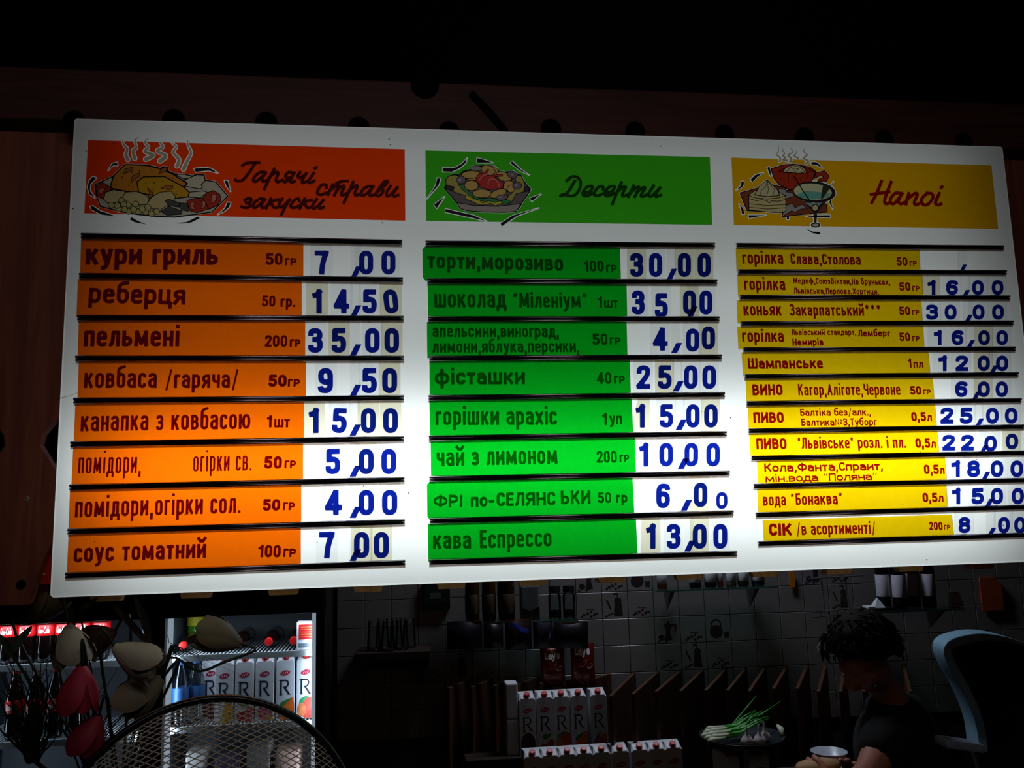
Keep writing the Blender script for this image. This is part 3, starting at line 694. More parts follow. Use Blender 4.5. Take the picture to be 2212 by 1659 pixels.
# ---------------------------------------------------------------- header banners with pictures
BLACK = film('black print', (.012, .010, .010), 1, .05)
def ell(cx_, cy_, rx, ry, rot=0, n=26):
    c, s = math.cos(R(rot)), math.sin(R(rot)); o = []
    for k in range(n):
        t = 2 * math.pi * k / n; a, b = rx * math.cos(t), ry * math.sin(t); o.append((cx_ + a * c - b * s, cy_ + a * s + b * c))
    return o
def header(cc, ac, corners, layers, marks, steam, lines, band_mat, strokes, sc_, shw, ink, label):
    """band, picture and script title of one column; ac = crop of the picture"""
    s = CROP[ac][2]; h = s * .75
    band_c = []
    for x, y in corners:
        px, py = cp(cc, x, y); band_c.append(((px - CROP[ac][0]) * s, (py - CROP[ac][1]) * s))
    allp = [p for L_ in layers if L_[0] == 'p' for p in L_[1]] + [p for m_ in marks for p in m_] + [p for m_ in steam for p in m_[0]]
    x0 = min(p[0] for p in allp) - 40; x1 = max(p[0] for p in allp) + 40; y0 = min(p[1] for p in allp) - 40; y1 = max(p[1] for p in allp) + 40
    xs = np.arange(x0, x1, h); ys = np.arange(y0, y1, h); X, Y = np.meshgrid(xs, ys)
    def win(fn, pts, pad=45):
        D = np.full(X.shape, 60.0)
        a = np.array(pts); i0 = max(0, int((a[:, 0].min() - pad - x0) / h)); i1 = int((a[:, 0].max() + pad - x0) / h) + 2
        j0 = max(0, int((a[:, 1].min() - pad - y0) / h)); j1 = int((a[:, 1].max() + pad - y0) / h) + 2
        D[j0:j1, i0:i1] = fn(X[j0:j1, i0:i1], Y[j0:j1, i0:i1]); return D
    ds = []
    for L_ in layers:
        if L_[0] == 'p': ds.append(win(lambda a, b: poly_sdf(a, b, L_[1]), L_[1]))
        else: ds.append(win(lambda a, b: stroke_sdf(a, b, smooth_path(L_[1], 4), L_[3]), L_[1]))
    md = [win(lambda a, b: poly_sdf(a, b, smooth_path(m_, 1, True)), m_) for m_ in marks]
    sd = [win(lambda a, b: stroke_sdf(a, b, smooth_path(m_[0], 5), [m_[1] + (m_[2] - m_[1]) * k / (5 * (len(m_[0]) - 1)) for k in range(5 * (len(m_[0]) - 1) + 1)]), m_[0]) for m_ in steam]
    sil = np.minimum.reduce(ds + md + sd) - 12
    tp = lambda x, y: csg(ac, x, y)
    # the band with the picture cut out of it
    ban = thing_part = None
    bx0 = min(p[0] for p in band_c); bx1 = max(p[0] for p in band_c); by0 = min(p[1] for p in band_c); by1 = max(p[1] for p in band_c)
    hb_ = h
    BX = np.arange(bx0 - 2 * hb_, bx1 + 3 * hb_, hb_); BY = np.arange(by0 - 2 * hb_, by1 + 3 * hb_, hb_)
    GX, GY = np.meshgrid(BX, BY)
    D = poly_sdf(GX, GY, band_c)
    ii = np.round((GX - x0) / h).astype(int); jj = np.round((GY - y0) / h).astype(int)
    ok = (ii >= 0) & (ii < X.shape[1]) & (jj >= 0) & (jj < X.shape[0])
    S_ = np.full(D.shape, 60.0); S_[ok] = sil[jj[ok], ii[ok]]
    lp = contours(np.maximum(D, -S_), BX[0], BY[0], hb_, hb_ * .15)
    V, F = fill_loops(lp)
    ban = flat('header_banner', [tp(*p) for p in V], F, band_mat, .0006, board); ban['label'] = label
    # picture: each colour where it shows
    mats = []; V = []; F = []; fm = []
    def put(D_, mt):
        lp_ = contours(D_, x0, y0, h, h * .15)
        if not lp_: return
        v, f = fill_loops(lp_)
        if mt not in mats: mats.append(mt)
        n = len(V); V.extend(tp(*p) for p in v); F.extend(tuple(i + n for i in t) for t in f); fm.extend([mats.index(mt)] * len(f))
    cover = np.full(X.shape, 60.0); out_ = np.full(X.shape, 60.0)
    for L_, d_ in reversed(list(zip(layers, ds))):
        ol = L_[3] if L_[0] == 'p' else 0
        vis = np.maximum(d_, -cover)
        if ol: out_ = np.minimum(out_, np.maximum(np.abs(d_) - ol, -cover))
        put(vis, film('print ' + L_[2], L_[2], 1, .06))
        cover = np.minimum(cover, d_)
    for m_ in lines: out_ = np.minimum(out_, win(lambda a, b: stroke_sdf(a, b, m_[0], m_[1]), m_[0]))
    n_pic = len(V)
    for m_ in steam: pass
    if sd: put(np.maximum(np.minimum.reduce(sd), -cover), film('steam print', 'b4a48c', 1, .06))
    mesh_obj('illustration', [(x, -.0006, z) for x, z in V], F, None, ban, mats=mats, fmat=fm)
    V, F, mats, fm = [], [], [], []
    put(np.minimum(out_, np.minimum.reduce(md)), BLACK)
    mesh_obj('illustration_outline', [(x, -.0010, z) for x, z in V], F, None, ban, mats=mats, fmat=fm)
    # script title
    sx = [p for q in strokes for p in q]
    a0 = min(p[0] for p in sx) - 40; a1 = max(p[0] for p in sx) + 40; b0 = min(p[1] for p in sx) - 40; b1 = max(p[1] for p in sx) + 40
    def fn(X_, Y_):
        d = np.full(X_.shape, 1e3)
        for q in strokes:
            sp = smooth_path(q, 5) if len(q) > 2 else q
            xs_ = [p[0] for p in sp]; ys_ = [p[1] for p in sp]; pad = shw * 2.5
            m_ = (X_ > min(xs_) - pad) & (X_ < max(xs_) + pad) & (Y_ > min(ys_) - pad) & (Y_ < max(ys_) + pad)
            e = stroke_sdf(X_[m_], Y_[m_], sp, shw, True); d[m_] = np.minimum(d[m_], e)
        return d
    v, f = region(fn, a0, a1, b0, b1, shw / 3.2)
    flat('title_lettering', [csg(sc_, *p) for p in v], f, ink, .0012, ban)

def P(c, *pts, o=6.0): return ('p', list(pts), c, o)
plate = [(165, 745), (410, 630), (590, 460), (900, 470), (1090, 515), (1130, 490), (1185, 500), (1190, 550), (1280, 590), (1460, 605), (1540, 625), (1580, 600), (1700, 605), (1715, 680), (1860, 705), (2035, 905), (1810, 1130), (1560, 1165), (1280, 1200), (1020, 1190), (780, 1165), (560, 1130), (240, 1050), (180, 880)]
L1 = [P('b8ab98', *plate, o=9), P('beb29c', (1290, 595), (1430, 600), (1540, 630), (1480, 660), (1400, 660)),
 P('beb29c', (1420, 680), (1560, 620), (1600, 605), (1695, 612), (1715, 690), (1660, 740), (1675, 790), (1640, 805), (1430, 765), (1465, 730)),
 P('beb29c', (1490, 850), (1690, 830), (1750, 855), (1640, 930), (1485, 920)),
 P('c07a28', (590, 460), (900, 475), (1080, 520), (1250, 590), (1465, 730), (1410, 775), (1300, 770), (1140, 800), (880, 880), (560, 830), (410, 800), (385, 760), (430, 610), o=9),
 P('c08c20', (755, 705), (850, 635), (1140, 630), (1410, 775), (1490, 850), (1475, 915), (1290, 940), (980, 900), (780, 850), o=8)]
for q in ([(565, 595), (600, 520), (690, 500), (700, 545)], [(670, 720), (690, 630), (740, 590), (795, 580), (790, 625), (720, 670)], [(1060, 595), (1090, 530), (1140, 500), (1185, 505), (1170, 550)], [(1095, 795), (1170, 755), (1260, 755), (1255, 800), (1200, 815)], [(900, 780), (975, 850), (980, 900), (930, 940), (905, 920), (935, 870)]):
    L1.append(P('a0602c', *q, o=4))
for q in ((545, 637), (690, 578), (790, 550), (960, 538), (455, 748), (640, 755), (880, 722), (995, 716), (1118, 698), (1252, 657), (990, 806), (1305, 878)):
    L1.append(P('2a1408', *ell(q[0], q[1], 11, 9, 0, 8), o=0))
for q in ([(310, 855), (430, 815), (590, 840), (560, 920), (480, 1000), (340, 1000), (290, 950)], [(590, 850), (750, 840), (880, 890), (930, 945), (900, 1020), (700, 1040), (550, 930)], [(900, 1010), (960, 920), (1080, 850), (1235, 835), (1300, 915), (1270, 970), (1180, 1040), (1080, 1100), (960, 1080)]):
    L1.append(P('c0ac7c', *q, o=5))
for x, y in ((500, 1085), (640, 1120), (780, 1120), (880, 1130), (395, 1030), (480, 1035), (540, 965), (630, 1025), (570, 1022), (580, 1090), (740, 1015), (710, 1090), (830, 1085), (910, 1060), (960, 1150), (1035, 1120)):
    L1.append(P('b8aa6a', *ell(x, y, 45, 43, 15, 9), o=4))
for q in ([(1370, 1000), (1470, 1005), (1480, 1120), (1390, 1100), (1340, 1050)], [(1150, 970), (1200, 945), (1360, 1000), (1340, 1060), (1200, 1040)], [(1085, 1120), (1200, 1050), (1390, 1110), (1380, 1160), (1180, 1175)]):
    L1.append(P('4c4a48', *q, o=4))
for q in ([(1455, 965), (1560, 940), (1680, 935), (1770, 1000), (1770, 1080), (1600, 1140), (1500, 1110)], [(1680, 930), (1740, 860), (1830, 825), (1920, 880), (1935, 970), (1880, 1040), (1770, 1090)], [(175, 770), (260, 710), (330, 740), (410, 810), (310, 850), (290, 950), (200, 910)]):
    L1.append(P('a03222', *q, o=5))
for q in ([(1510, 990), (1570, 1000), (1540, 1040), (1580, 1100), (1520, 1080)], [(1660, 970), (1720, 980), (1710, 1060), (1650, 1080), (1680, 1030)], [(1800, 880), (1870, 880), (1870, 960), (1810, 1000)], [(215, 830), (260, 785), (310, 800), (280, 850), (230, 870)]):
    L1.append(P('c47a68', *q, o=3))
M1 = [[(350, 545), (410, 450), (475, 430), (485, 475), (420, 475)], [(135, 630), (185, 650), (100, 740), (95, 830), (165, 930), (90, 880), (60, 780), (80, 700)], [(100, 1050), (140, 1045), (230, 1110), (465, 1190), (260, 1165), (120, 1095)], [(650, 1230), (680, 1200), (760, 1250), (895, 1305), (720, 1270)], [(1275, 1283), (1450, 1270), (1610, 1190), (1640, 1215), (1520, 1275), (1390, 1290)], [(1560, 520), (1700, 505), (1800, 520), (1890, 580), (1760, 545), (1580, 565)], [(1985, 685), (2030, 690), (2070, 840), (2010, 760)], [(1890, 1165), (1990, 1080), (2030, 990), (2070, 1000), (2050, 1060), (1980, 1120)]]
T1 = [([(555, 130), (575, 190), (620, 240), (600, 320), (630, 390)], 8, 26), ([(770, 75), (725, 130), (750, 220), (700, 270), (725, 375)], 4, 26), ([(905, 100), (865, 150), (915, 215), (865, 275), (985, 330), (880, 385)], 5, 28), ([(1080, 150), (1120, 215), (1040, 270), (1160, 340), (1080, 410)], 10, 30), ([(1245, 160), (1310, 210), (1265, 290), (1345, 390), (1320, 480)], 6, 28), ([(1468, 120), (1470, 180), (1515, 300), (1450, 430), (1410, 525)], 4, 28)]
ST1 = [[(140, 165), (200, 132), (345, 127)], [(300, 130), (240, 230), (150, 340), (90, 360), (50, 345)], [(430, 255), (370, 245), (300, 295), (275, 350), (305, 365), (370, 320), (430, 255)], [(430, 255), (385, 335), (400, 365), (440, 350)],
 [(540, 205), (470, 340), (415, 460)], [(480, 310), (560, 250), (590, 265), (560, 340), (580, 370), (645, 345)], [(790, 258), (720, 250), (682, 290), (695, 322), (760, 310)], [(790, 258), (742, 345), (755, 375), (800, 360)], [(735, 318), (680, 370), (640, 350)],
 [(865, 248), (835, 292), (855, 318), (925, 282)], [(940, 262), (890, 350), (900, 382), (950, 362)], [(1035, 258), (975, 350), (985, 382), (1040, 358)], [(1052, 198), (1066, 190)],
 [(1195, 440), (1188, 405), (1130, 412), (1085, 480), (1088, 522), (1140, 528), (1195, 505)], [(1275, 405), (1215, 530)], [(1240, 475), (1330, 412), (1348, 430), (1295, 535)], [(1320, 480), (1400, 420), (1418, 438), (1380, 510), (1395, 538), (1440, 518)], [(1322, 388), (1390, 362), (1462, 357)],
 [(1530, 372), (1470, 510), (1415, 628)], [(1480, 480), (1560, 418), (1585, 432), (1550, 510), (1570, 540), (1620, 518)], [(1780, 430), (1720, 425), (1650, 470), (1630, 530), (1660, 540), (1720, 500), (1780, 430)], [(1780, 430), (1735, 510), (1750, 545), (1805, 525)],
 [(1805, 525), (1900, 440), (1965, 375), (1950, 355), (1910, 380), (1845, 470), (1815, 525), (1850, 548), (1898, 510), (1905, 475)], [(1998, 425), (1950, 500), (1955, 545), (1995, 535), (2085, 440)], [(2085, 440), (2035, 515), (2045, 552), (2095, 535)],
 [(170, 600), (210, 578), (248, 584), (240, 620), (190, 636)], [(190, 636), (235, 648), (220, 686), (165, 692), (132, 680)], [(420, 590), (360, 582), (290, 630), (272, 678), (300, 692), (360, 650), (420, 590)], [(420, 590), (378, 660), (390, 695), (435, 680)],
 [(495, 582), (440, 698)], [(590, 592), (540, 602), (470, 648), (510, 652), (530, 690), (580, 690)], [(640, 582), (600, 645), (610, 685), (650, 675), (732, 592)], [(732, 592), (680, 680), (630, 778)], [(855, 612), (848, 584), (800, 592), (752, 650), (752, 688), (800, 692), (850, 670)],
 [(920, 582), (860, 702)], [(1005, 597), (960, 607), (890, 652), (930, 656), (950, 693), (1000, 688)], [(1072, 587), (1020, 665), (1028, 700), (1065, 690), (1155, 602)], [(1150, 602), (1105, 670), (1112, 703), (1160, 688)]]
header('A', 'G', [(147, 183), (2137, 240), (2141, 690), (123, 643)], L1, M1, T1, [], film('orange header', (.90, .055, .001), 1, .02), ST1, 'S', 19.5, film('maroon title', (.10, .010, .03), 1, .05),
       'orange header with a steaming roast plate and title script')

L2 = [P('6a5a5c', (440, 635), (470, 590), (465, 500), (510, 450), (600, 420), (680, 430), (740, 370), (840, 350), (900, 290), (1030, 285), (1130, 275), (1220, 300), (1310, 370), (1400, 385), (1500, 370), (1590, 415), (1660, 430), (1700, 520), (1815, 655), (1760, 760), (1690, 850), (1650, 930), (1580, 1010), (1400, 1025), (1100, 1020), (800, 1000), (690, 960), (640, 870), (520, 740), o=9),
 P('3a3438', (445, 635), (480, 595), (580, 590), (610, 660), (560, 680)), P('3a3438', (1710, 640), (1770, 610), (1812, 655), (1760, 690), (1700, 700)),
 P('a8984c', (470, 590), (465, 500), (510, 450), (600, 430), (680, 450), (720, 600), (900, 750), (1100, 850), (1350, 820), (1500, 740), (1600, 600), (1560, 450), (1660, 440), (1700, 520), (1720, 610), (1700, 700), (1580, 730), (1540, 810), (1500, 870), (1350, 880), (1250, 920), (1140, 850), (1050, 910), (950, 890), (860, 840), (780, 820), (800, 760), (680, 730), (580, 690), (600, 620), o=5),
 P('388048', (660, 580), (760, 590), (820, 680), (900, 740), (1000, 800), (1250, 810), (1480, 830), (1500, 870), (1400, 900), (1300, 860), (1120, 860), (940, 820), (860, 760), (740, 680), o=4),
 P('b8a83c', (790, 740), (860, 780), (960, 830), (1000, 830), (1050, 880), (1150, 840), (1240, 870), (1340, 840), (1360, 880), (1250, 920), (1180, 880), (1060, 910), (960, 890), (860, 840), (780, 815), o=4),
 P('9c8c84', (640, 870), (900, 915), (1300, 930), (1650, 885), (1640, 930), (1580, 1010), (1400, 1025), (1100, 1020), (800, 1000), (690, 960), o=6),
 P('8a8478', *ell(945, 325, 95, 45), o=5)]
for e in ((1215, 360, 85, 70, 40), (1140, 355, 115, 75, 20), (870, 450, 145, 65, 8), (860, 425, 150, 62, -4), (1440, 470, 80, 75, 30), (1385, 455, 125, 70, 25), (870, 598, 110, 80, 0), (1470, 610, 85, 90, 0), (1500, 650, 60, 60, 0), (1040, 725, 150, 68, 0), (1340, 725, 105, 65, -25), (1300, 725, 135, 62, -20)):
    L2.append(P('c29a58', *ell(*e), o=5))
for e in ((705, 510, 75, 60, 0), (1520, 425, 80, 58, 20), (1600, 600, 70, 60, 0), (1360, 790, 95, 45, -8)): L2.append(P('74646c', *ell(*e), o=5))
for e in ((690, 510, 26, 20), (1585, 590, 25, 20), (1330, 780, 36, 14), (1525, 425, 22, 14)): L2.append(P('a0949a', *ell(*e), o=0))
L2.append(P('b43430', (940, 500), (980, 420), (1080, 390), (1140, 330), (1150, 350), (1120, 400), (1130, 440), (1200, 430), (1370, 425), (1370, 450), (1240, 460), (1380, 560), (1370, 640), (1160, 670), (980, 610), (1010, 580), (950, 540), o=4))
L2 += [('s', [(1000, 510), (1040, 450), (1120, 420)], 'c47468', 9), ('s', [(1140, 580), (1150, 510), (1230, 490), (1300, 560), (1310, 620)], 'c47468', 9)]
M2 = [[(415, 315), (600, 320), (720, 250), (800, 160), (780, 240), (690, 320), (560, 380), (415, 375)], [(960, 160), (1080, 190), (1210, 235), (960, 235)], [(1520, 210), (1640, 330), (1790, 430), (1640, 360), (1490, 240)], [(330, 475), (380, 490), (350, 590), (160, 810), (290, 620)], [(440, 775), (320, 960), (275, 905)], [(460, 970), (650, 1015), (900, 1070), (1110, 1165), (850, 1105), (455, 1020)], [(1945, 955), (1600, 1080), (1480, 1160), (1355, 1250), (1335, 1200), (1530, 1075)], [(1800, 800), (1975, 735), (1830, 850)]]
ST2 = [[(470, 322), (540, 268), (620, 280), (658, 350), (635, 450), (575, 520), (500, 528), (430, 505), (385, 525)], [(578, 325), (510, 440), (455, 505), (390, 525)], [(690, 490), (780, 470), (822, 412), (800, 395), (740, 412), (688, 480), (695, 522), (750, 528), (820, 495)],
 [(965, 440), (958, 400), (900, 408), (850, 470), (845, 518), (890, 526), (965, 498)], [(990, 490), (1080, 470), (1122, 412), (1100, 395), (1040, 412), (988, 480), (995, 522), (1040, 528), (1115, 498)], [(1213, 350), (1150, 490), (1090, 638)], [(1160, 470), (1240, 405), (1270, 415), (1228, 500), (1240, 532), (1300, 508)],
 [(1380, 392), (1310, 538)], [(1340, 480), (1430, 410), (1455, 424), (1395, 538)], [(1420, 480), (1510, 415), (1535, 428), (1483, 510), (1500, 538), (1560, 512)], [(1652, 392), (1590, 490), (1595, 533), (1640, 520), (1740, 418)], [(1740, 418), (1688, 500), (1692, 537), (1750, 518)]]
header('C', 'H', [(90, 78), (2004, 123), (2020, 580), (94, 553)], L2, M2, [], [], film('green header', (.05, .46, .014), 1, .03), ST2, 'T', 21, film('green title', (.10, .12, .10), 1, .05),
       'green header with a salad bowl picture and title script')

L3 = [P('84402a', (220, 885), (500, 810), (560, 780), (800, 750), (1000, 800), (1000, 840), (1400, 830), (1700, 1090), (1710, 1215), (1450, 1235), (940, 1295), (950, 1220), (340, 1190), o=8),
 P('9a9292', (870, 810), (1000, 830), (1010, 870), (1120, 880), (1140, 950), (1010, 980), (900, 900), o=5), P('9a9292', (1010, 1100), (1115, 1065), (1160, 1140), (1280, 1080), (1370, 1155), (1260, 1160), (1160, 1215), (1100, 1190), (940, 1290), (960, 1210), o=5),
 P('a4321e', (1510, 545), (1665, 505), (1750, 600), (1690, 700), (1540, 690), (1560, 650), (1640, 625), (1615, 580), (1490, 640), o=7),
 P('a4321e', (750, 475), (970, 405), (1150, 395), (1420, 445), (1510, 515), (1480, 620), (1440, 700), (1150, 840), (1060, 830), (880, 740), (800, 640), o=8),
 P('8c2a1a', (880, 510), (980, 465), (1150, 420), (1400, 470), (1500, 515), (1300, 550), (1000, 545), o=4),
 P('ccbc90', (960, 525), (990, 470), (1060, 430), (1160, 410), (1260, 425), (1330, 480), (1360, 545), (1180, 550), o=5),
 P('c4b07c', (370, 920), (470, 850), (890, 870), (1000, 935), (1005, 1200), (830, 1225), (500, 1190), (375, 1175), o=6),
 P('c4b48c', (470, 920), (550, 770), (685, 660), (800, 770), (860, 830), (900, 930), (690, 950), o=7),
 P('38342c', (1290, 1020), (1480, 1055), (1720, 1010), (1540, 1230), (1530, 1390), (1490, 1390), (1470, 1210), o=0),
 P('869c98', (1330, 1050), (1480, 1060), (1640, 1030), (1540, 1130), (1450, 1130), o=0),
 P('2a2622', *ell(1490, 870, 368, 183, 4), o=0), P('c8c49c', *ell(1465, 865, 325, 140, 4), o=0),
 P('6ca898', (1180, 920), (1350, 850), (1600, 870), (1780, 900), (1700, 970), (1480, 1000), (1280, 970), o=0), P('38342c', (1640, 740), (1790, 760), (1620, 1000), (1600, 990), o=0),
 P('c4b484', *ell(1505, 1140, 55, 58), o=8), P('2a2622', *ell(1512, 1432, 82, 45), o=0), P('c4b894', *ell(1512, 1432, 55, 22), o=0)]
LN3 = [([(370, 930), (500, 975), (690, 990), (880, 970), (1000, 935)], 6), ([(375, 980), (500, 1020), (600, 1000), (680, 1020), (720, 1060), (760, 1020), (860, 1030), (1000, 1000)], 6), ([(375, 1070), (680, 1100), (1000, 1085)], 5), ([(375, 1130), (680, 1160), (1000, 1140)], 5),
 ([(685, 670), (660, 770), (580, 850), (560, 930)], 4), ([(690, 680), (705, 840), (675, 945)], 4), ([(700, 690), (810, 830), (780, 940)], 4), ([(1145, 600), (1290, 840), (1400, 1000)], 9), ([(1010, 530), (1080, 455), (1160, 430), (1260, 450), (1330, 530)], 5), ([(1120, 470), (1220, 470), (1170, 545), (1120, 470)], 4), ([(1080, 490), (1070, 530), (1150, 545)], 4), ([(1250, 520), (1300, 545)], 4), ([(890, 520), (920, 660)], 3), ([(1050, 550), (1050, 700)], 3), ([(1270, 555), (1250, 680)], 3), ([(1380, 545), (1370, 650)], 3)]
M3 = [[(685, 455), (725, 440), (750, 540), (740, 600)], [(400, 660), (480, 580), (625, 540), (520, 610), (435, 700)], [(245, 690), (292, 690), (285, 750), (245, 800), (155, 840), (240, 760)], [(205, 1070), (280, 1150), (300, 1250), (255, 1250), (240, 1150)], [(368, 1265), (680, 1265), (520, 1290), (375, 1315)], [(1350, 1290), (1480, 1270), (1760, 1265), (1760, 1305), (1480, 1300)], [(1340, 1485), (1460, 1545), (1590, 1550), (1590, 1595), (1450, 1570)], [(1440, 360), (1510, 360), (1580, 400), (1630, 465), (1540, 415), (1440, 400)], [(1780, 740), (1820, 690), (1800, 750)], [(1740, 1040), (1770, 1000), (1805, 1165)], [(1025, 1280), (1055, 1275), (1060, 1340), (1020, 1340)]]
T3 = [([(880, 75), (880, 180), (842, 225), (910, 290), (905, 340)], 3, 18), ([(960, 130), (950, 160), (985, 210), (950, 250), (1000, 280), (960, 320), (1030, 335)], 4, 17), ([(1080, 115), (1130, 185), (1045, 240), (1100, 300), (1080, 350)], 4, 20), ([(1185, 165), (1175, 220), (1145, 250), (1215, 290)], 4, 14), ([(1325, 130), (1310, 180), (1370, 235), (1310, 290), (1390, 345), (1350, 380)], 5, 18)]
ST3 = [[(1165, 314), (1130, 400), (1095, 468)], [(1090, 408), (1220, 390)], [(1235, 320), (1200, 410), (1188, 460), (1200, 478), (1228, 468)], [(1315, 405), (1270, 398), (1232, 440), (1235, 472), (1262, 472), (1315, 405)], [(1315, 402), (1290, 455), (1305, 478), (1332, 468)],
 [(1365, 402), (1345, 478)], [(1353, 445), (1410, 402), (1428, 412), (1405, 468), (1420, 484), (1448, 472)], [(1500, 400), (1460, 440), (1465, 478), (1500, 484), (1540, 440), (1535, 405), (1500, 400)], [(1588, 402), (1560, 470), (1578, 486), (1602, 478)], [(1603, 358), (1609, 353)]]
header('E', 'I', [(67, 138), (1972, 195), (2022, 660), (85, 633)], L3, M3, T3, LN3, film('yellow header', (.80, .40, .001), 1, .02), ST3, 'E', 12, film('red title', (.42, .006, .04), 1, .05),
       'yellow header with a cup, cake and cocktail picture and title script')
# hairline crack in the acrylic, by the left edge
V, F = region(lambda X, Y: stroke_sdf(X, Y, [(62, 488), (95, 478), (140, 468), (185, 448)], [4, 2, 1.6, 1.2]), 50, 200, 430, 500, 1.2)
flat('crack', [csg('B', *p) for p in V], F, film('crack', (.55, .42, .28), 1, .05), .0004, board)
WS[0] = False

# ================================================================== ROOM SHELL
DARKW = wood('dark stained boards', '241610', '33201a', .6, 5, 'x')
def wall_box(name, x0, x1, y0, y1, z0, z1, mat):
    return structure(MB().box(x0, x1, y0, y1, z0, z1).build(name, mat))
BLK = pmat('black painted plaster', '141210', .9, 0, .2, 8)
wall_box('floor', -2.2, 3.8, -3.2, 2.0, -.05, 0, pmat('dark floor tiles', '2a2622', .5, 0, .2, 3))
wall_box('ceiling', -2.2, 3.8, -3.2, 2.0, 2.95, 3.0, pmat('dark ceiling boards', '0c0a09', .9, 0, .2, 5, spec=.1))
wall_box('wall_left', -2.2, -2.15, -3.2, 2.0, 0, 2.95, BLK)
wall_box('wall_right', 3.75, 3.8, -3.2, 2.0, 0, 2.95, BLK)
wall_box('wall_rear', -2.2, 3.8, -3.2, -3.15, 0, 2.95, BLK)
# back wall, turned a little against the sign, tiled
WO = at_y(1357, 1335, 1.80); WA = R(2.2)
WU = Vector((math.cos(WA), -math.sin(WA), 0)); WN = Vector((-math.sin(WA), -math.cos(WA), 0)); WZ = Vector((0, 0, 1))   # along, out of the wall, up
def wp(u, z, n=0.0): return WO + WU * u + WN * n + WZ * (z - WO.z)
def wpx(px, py, n=0.0):
    p = on_plane(px, py, WO + WN * n, WN); return ((p - WO).dot(WU), p.z)
wb = MB().obox(wp(.45, 1.475, -.030), WU, WN, WZ, 2.4, .027, 1.475).build('wall_back', pmat('grout', '4a4642', .9, 0, .15, 20)); structure(wb)

# ================================================================== FRETWORK VALANCE AND BEAM
REDW = wood('reddish varnished pine', '743a2c', '8c4c38', .5, 5, 'z')
REDX = wood('reddish pine beam', '3a1813', '4a231b', .65, 5, 'x')
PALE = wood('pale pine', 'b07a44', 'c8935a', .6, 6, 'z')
HOLE = pmat('hole and strap black', '060404', .95, 0, .2, 30, spec=.05)
def board_outline(hw):
    P_ = [(-.026, 1.4425), (.026, 1.4425)]
    P_ += [(.050, 1.528), (hw, 1.60), (hw, 1.672)]
    P_ += [(hw - .022, 1.700), (hw - .050, 1.745), (hw - .046, 1.765), (hw - .026, 1.792), (hw, 1.803), (hw, 2.40)]
    return P_ + [(-x, z) for x, z in reversed(P_[2:])]
val = thing('fretwork_valance', 'row of reddish pine boards with cut-out waists behind the menu board', 'wooden valance', (.95, .17, 1.44))
WS[0] = True
oc = board_outline(.0815)
fl = fill_loops([oc])
n_ = len(oc)
bme = None
for i in range(-1, 14):
    cx_ = -.123 + .1655 * i
    V = [(cx_ + x, .158, z) for x, z in oc] + [(cx_ + x, .180, z) for x, z in oc]
    F = [t for t in fl[1]] + [tuple(j + n_ for j in reversed(t)) for t in fl[1]] + [(k, k + n_, (k + 1) % n_ + n_, (k + 1) % n_) for k in range(n_)]
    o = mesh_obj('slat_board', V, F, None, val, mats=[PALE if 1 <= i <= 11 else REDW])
    if i in (-1, 0):
        for (dx, z, r_) in ((.012, 1.480, .009),):
            MB().lathe([(r_, 0), (r_, .001), (0, .001)], 14).build('hole_disc', HOLE, o)  # black disc paints the dark inside of a hole
            h_ = bpy.context.scene.objects[-1] if False else o.children[-1]
            h_.matrix_parent_inverse = Matrix(); h_.rotation_euler = (R(90), 0, 0); h_.location = (cx_ + dx - val.location.x + val.location.x, .1578, z)
            h_.matrix_parent_inverse = wm(o).inverted()
    if i == 0:
        q = MB().lathe([(.0050, 0), (.0052, .0015), (.0034, .002), (.0030, .0005), (0, .0005)], 16).build('screw', pmat('steel screw ring', 'b09a80', .35, .6), o)
        q.rotation_euler = (R(90), 0, 0); p = at_y(58, 1078, .158); q.location = p
# back rail that the boards are nailed to
MB().box(-.45, 2.35, .181, .215, 2.28, 2.36).build('back_rail', REDX, val)
MB().box(-.45, 2.35, .181, .215, 1.84, 1.90).build('back_rail', REDX, val)
WS[0] = False
beam = thing('ceiling_beam', 'dark reddish horizontal beam with dark round discs along the top of the menu board', 'beam', (.95, .15, 2.40))
WS[0] = True
bevel(MB().box(-.9, 2.9, .115, .157, 2.395, 2.505).build('beam_timber', REDX, beam), .004)
for px, py in ((160, 250), (375, 246), (575, 252), (775, 262), (970, 272), (1190, 266), (1372, 272), (1565, 278), (1738, 284), (1910, 289), (2080, 294)):  # black discs drawn as the dark of round holes
    p = at_y(px, py + 12, .113)
    o = MB().lathe([(.022, 0), (.022, .002), (.018, .004), (0, .004)], 18).build('dark_disc', HOLE, beam); o.rotation_euler = (R(90), 0, 0); o.location = p; o.matrix_parent_inverse = wm(beam).inverted()
p = at_y(918, 200, .113)
o = MB().lathe([(.030, 0), (.030, .003), (.02, .005), (0, .005)], 18).build('dark_disc', HOLE, beam); o.rotation_euler = (R(90), 0, 0); o.location = (p.x, .113, 2.497)  # black disc stands in for the dark of a notch
a, b = at_y(1018, 202, .112), at_y(1092, 285, .112)
MB().tube([a, (a + b) / 2 + Vector((.002, -.004, 0)), b], .008, 6).build('cable_strap', HOLE, beam)
# posts that carry valance and beam at either end
WS[0] = False
for x, lb in ((-.72, 'dark square post at the left end of the bar front'), (2.62, 'dark square post at the right end of the bar front')):
    o = bevel(MB().box(-.05, .05, -.06, .06, 0, 2.95).build('bar_post', REDW), .006); o.location = (x, .22, 0); tag(o, lb, 'post')

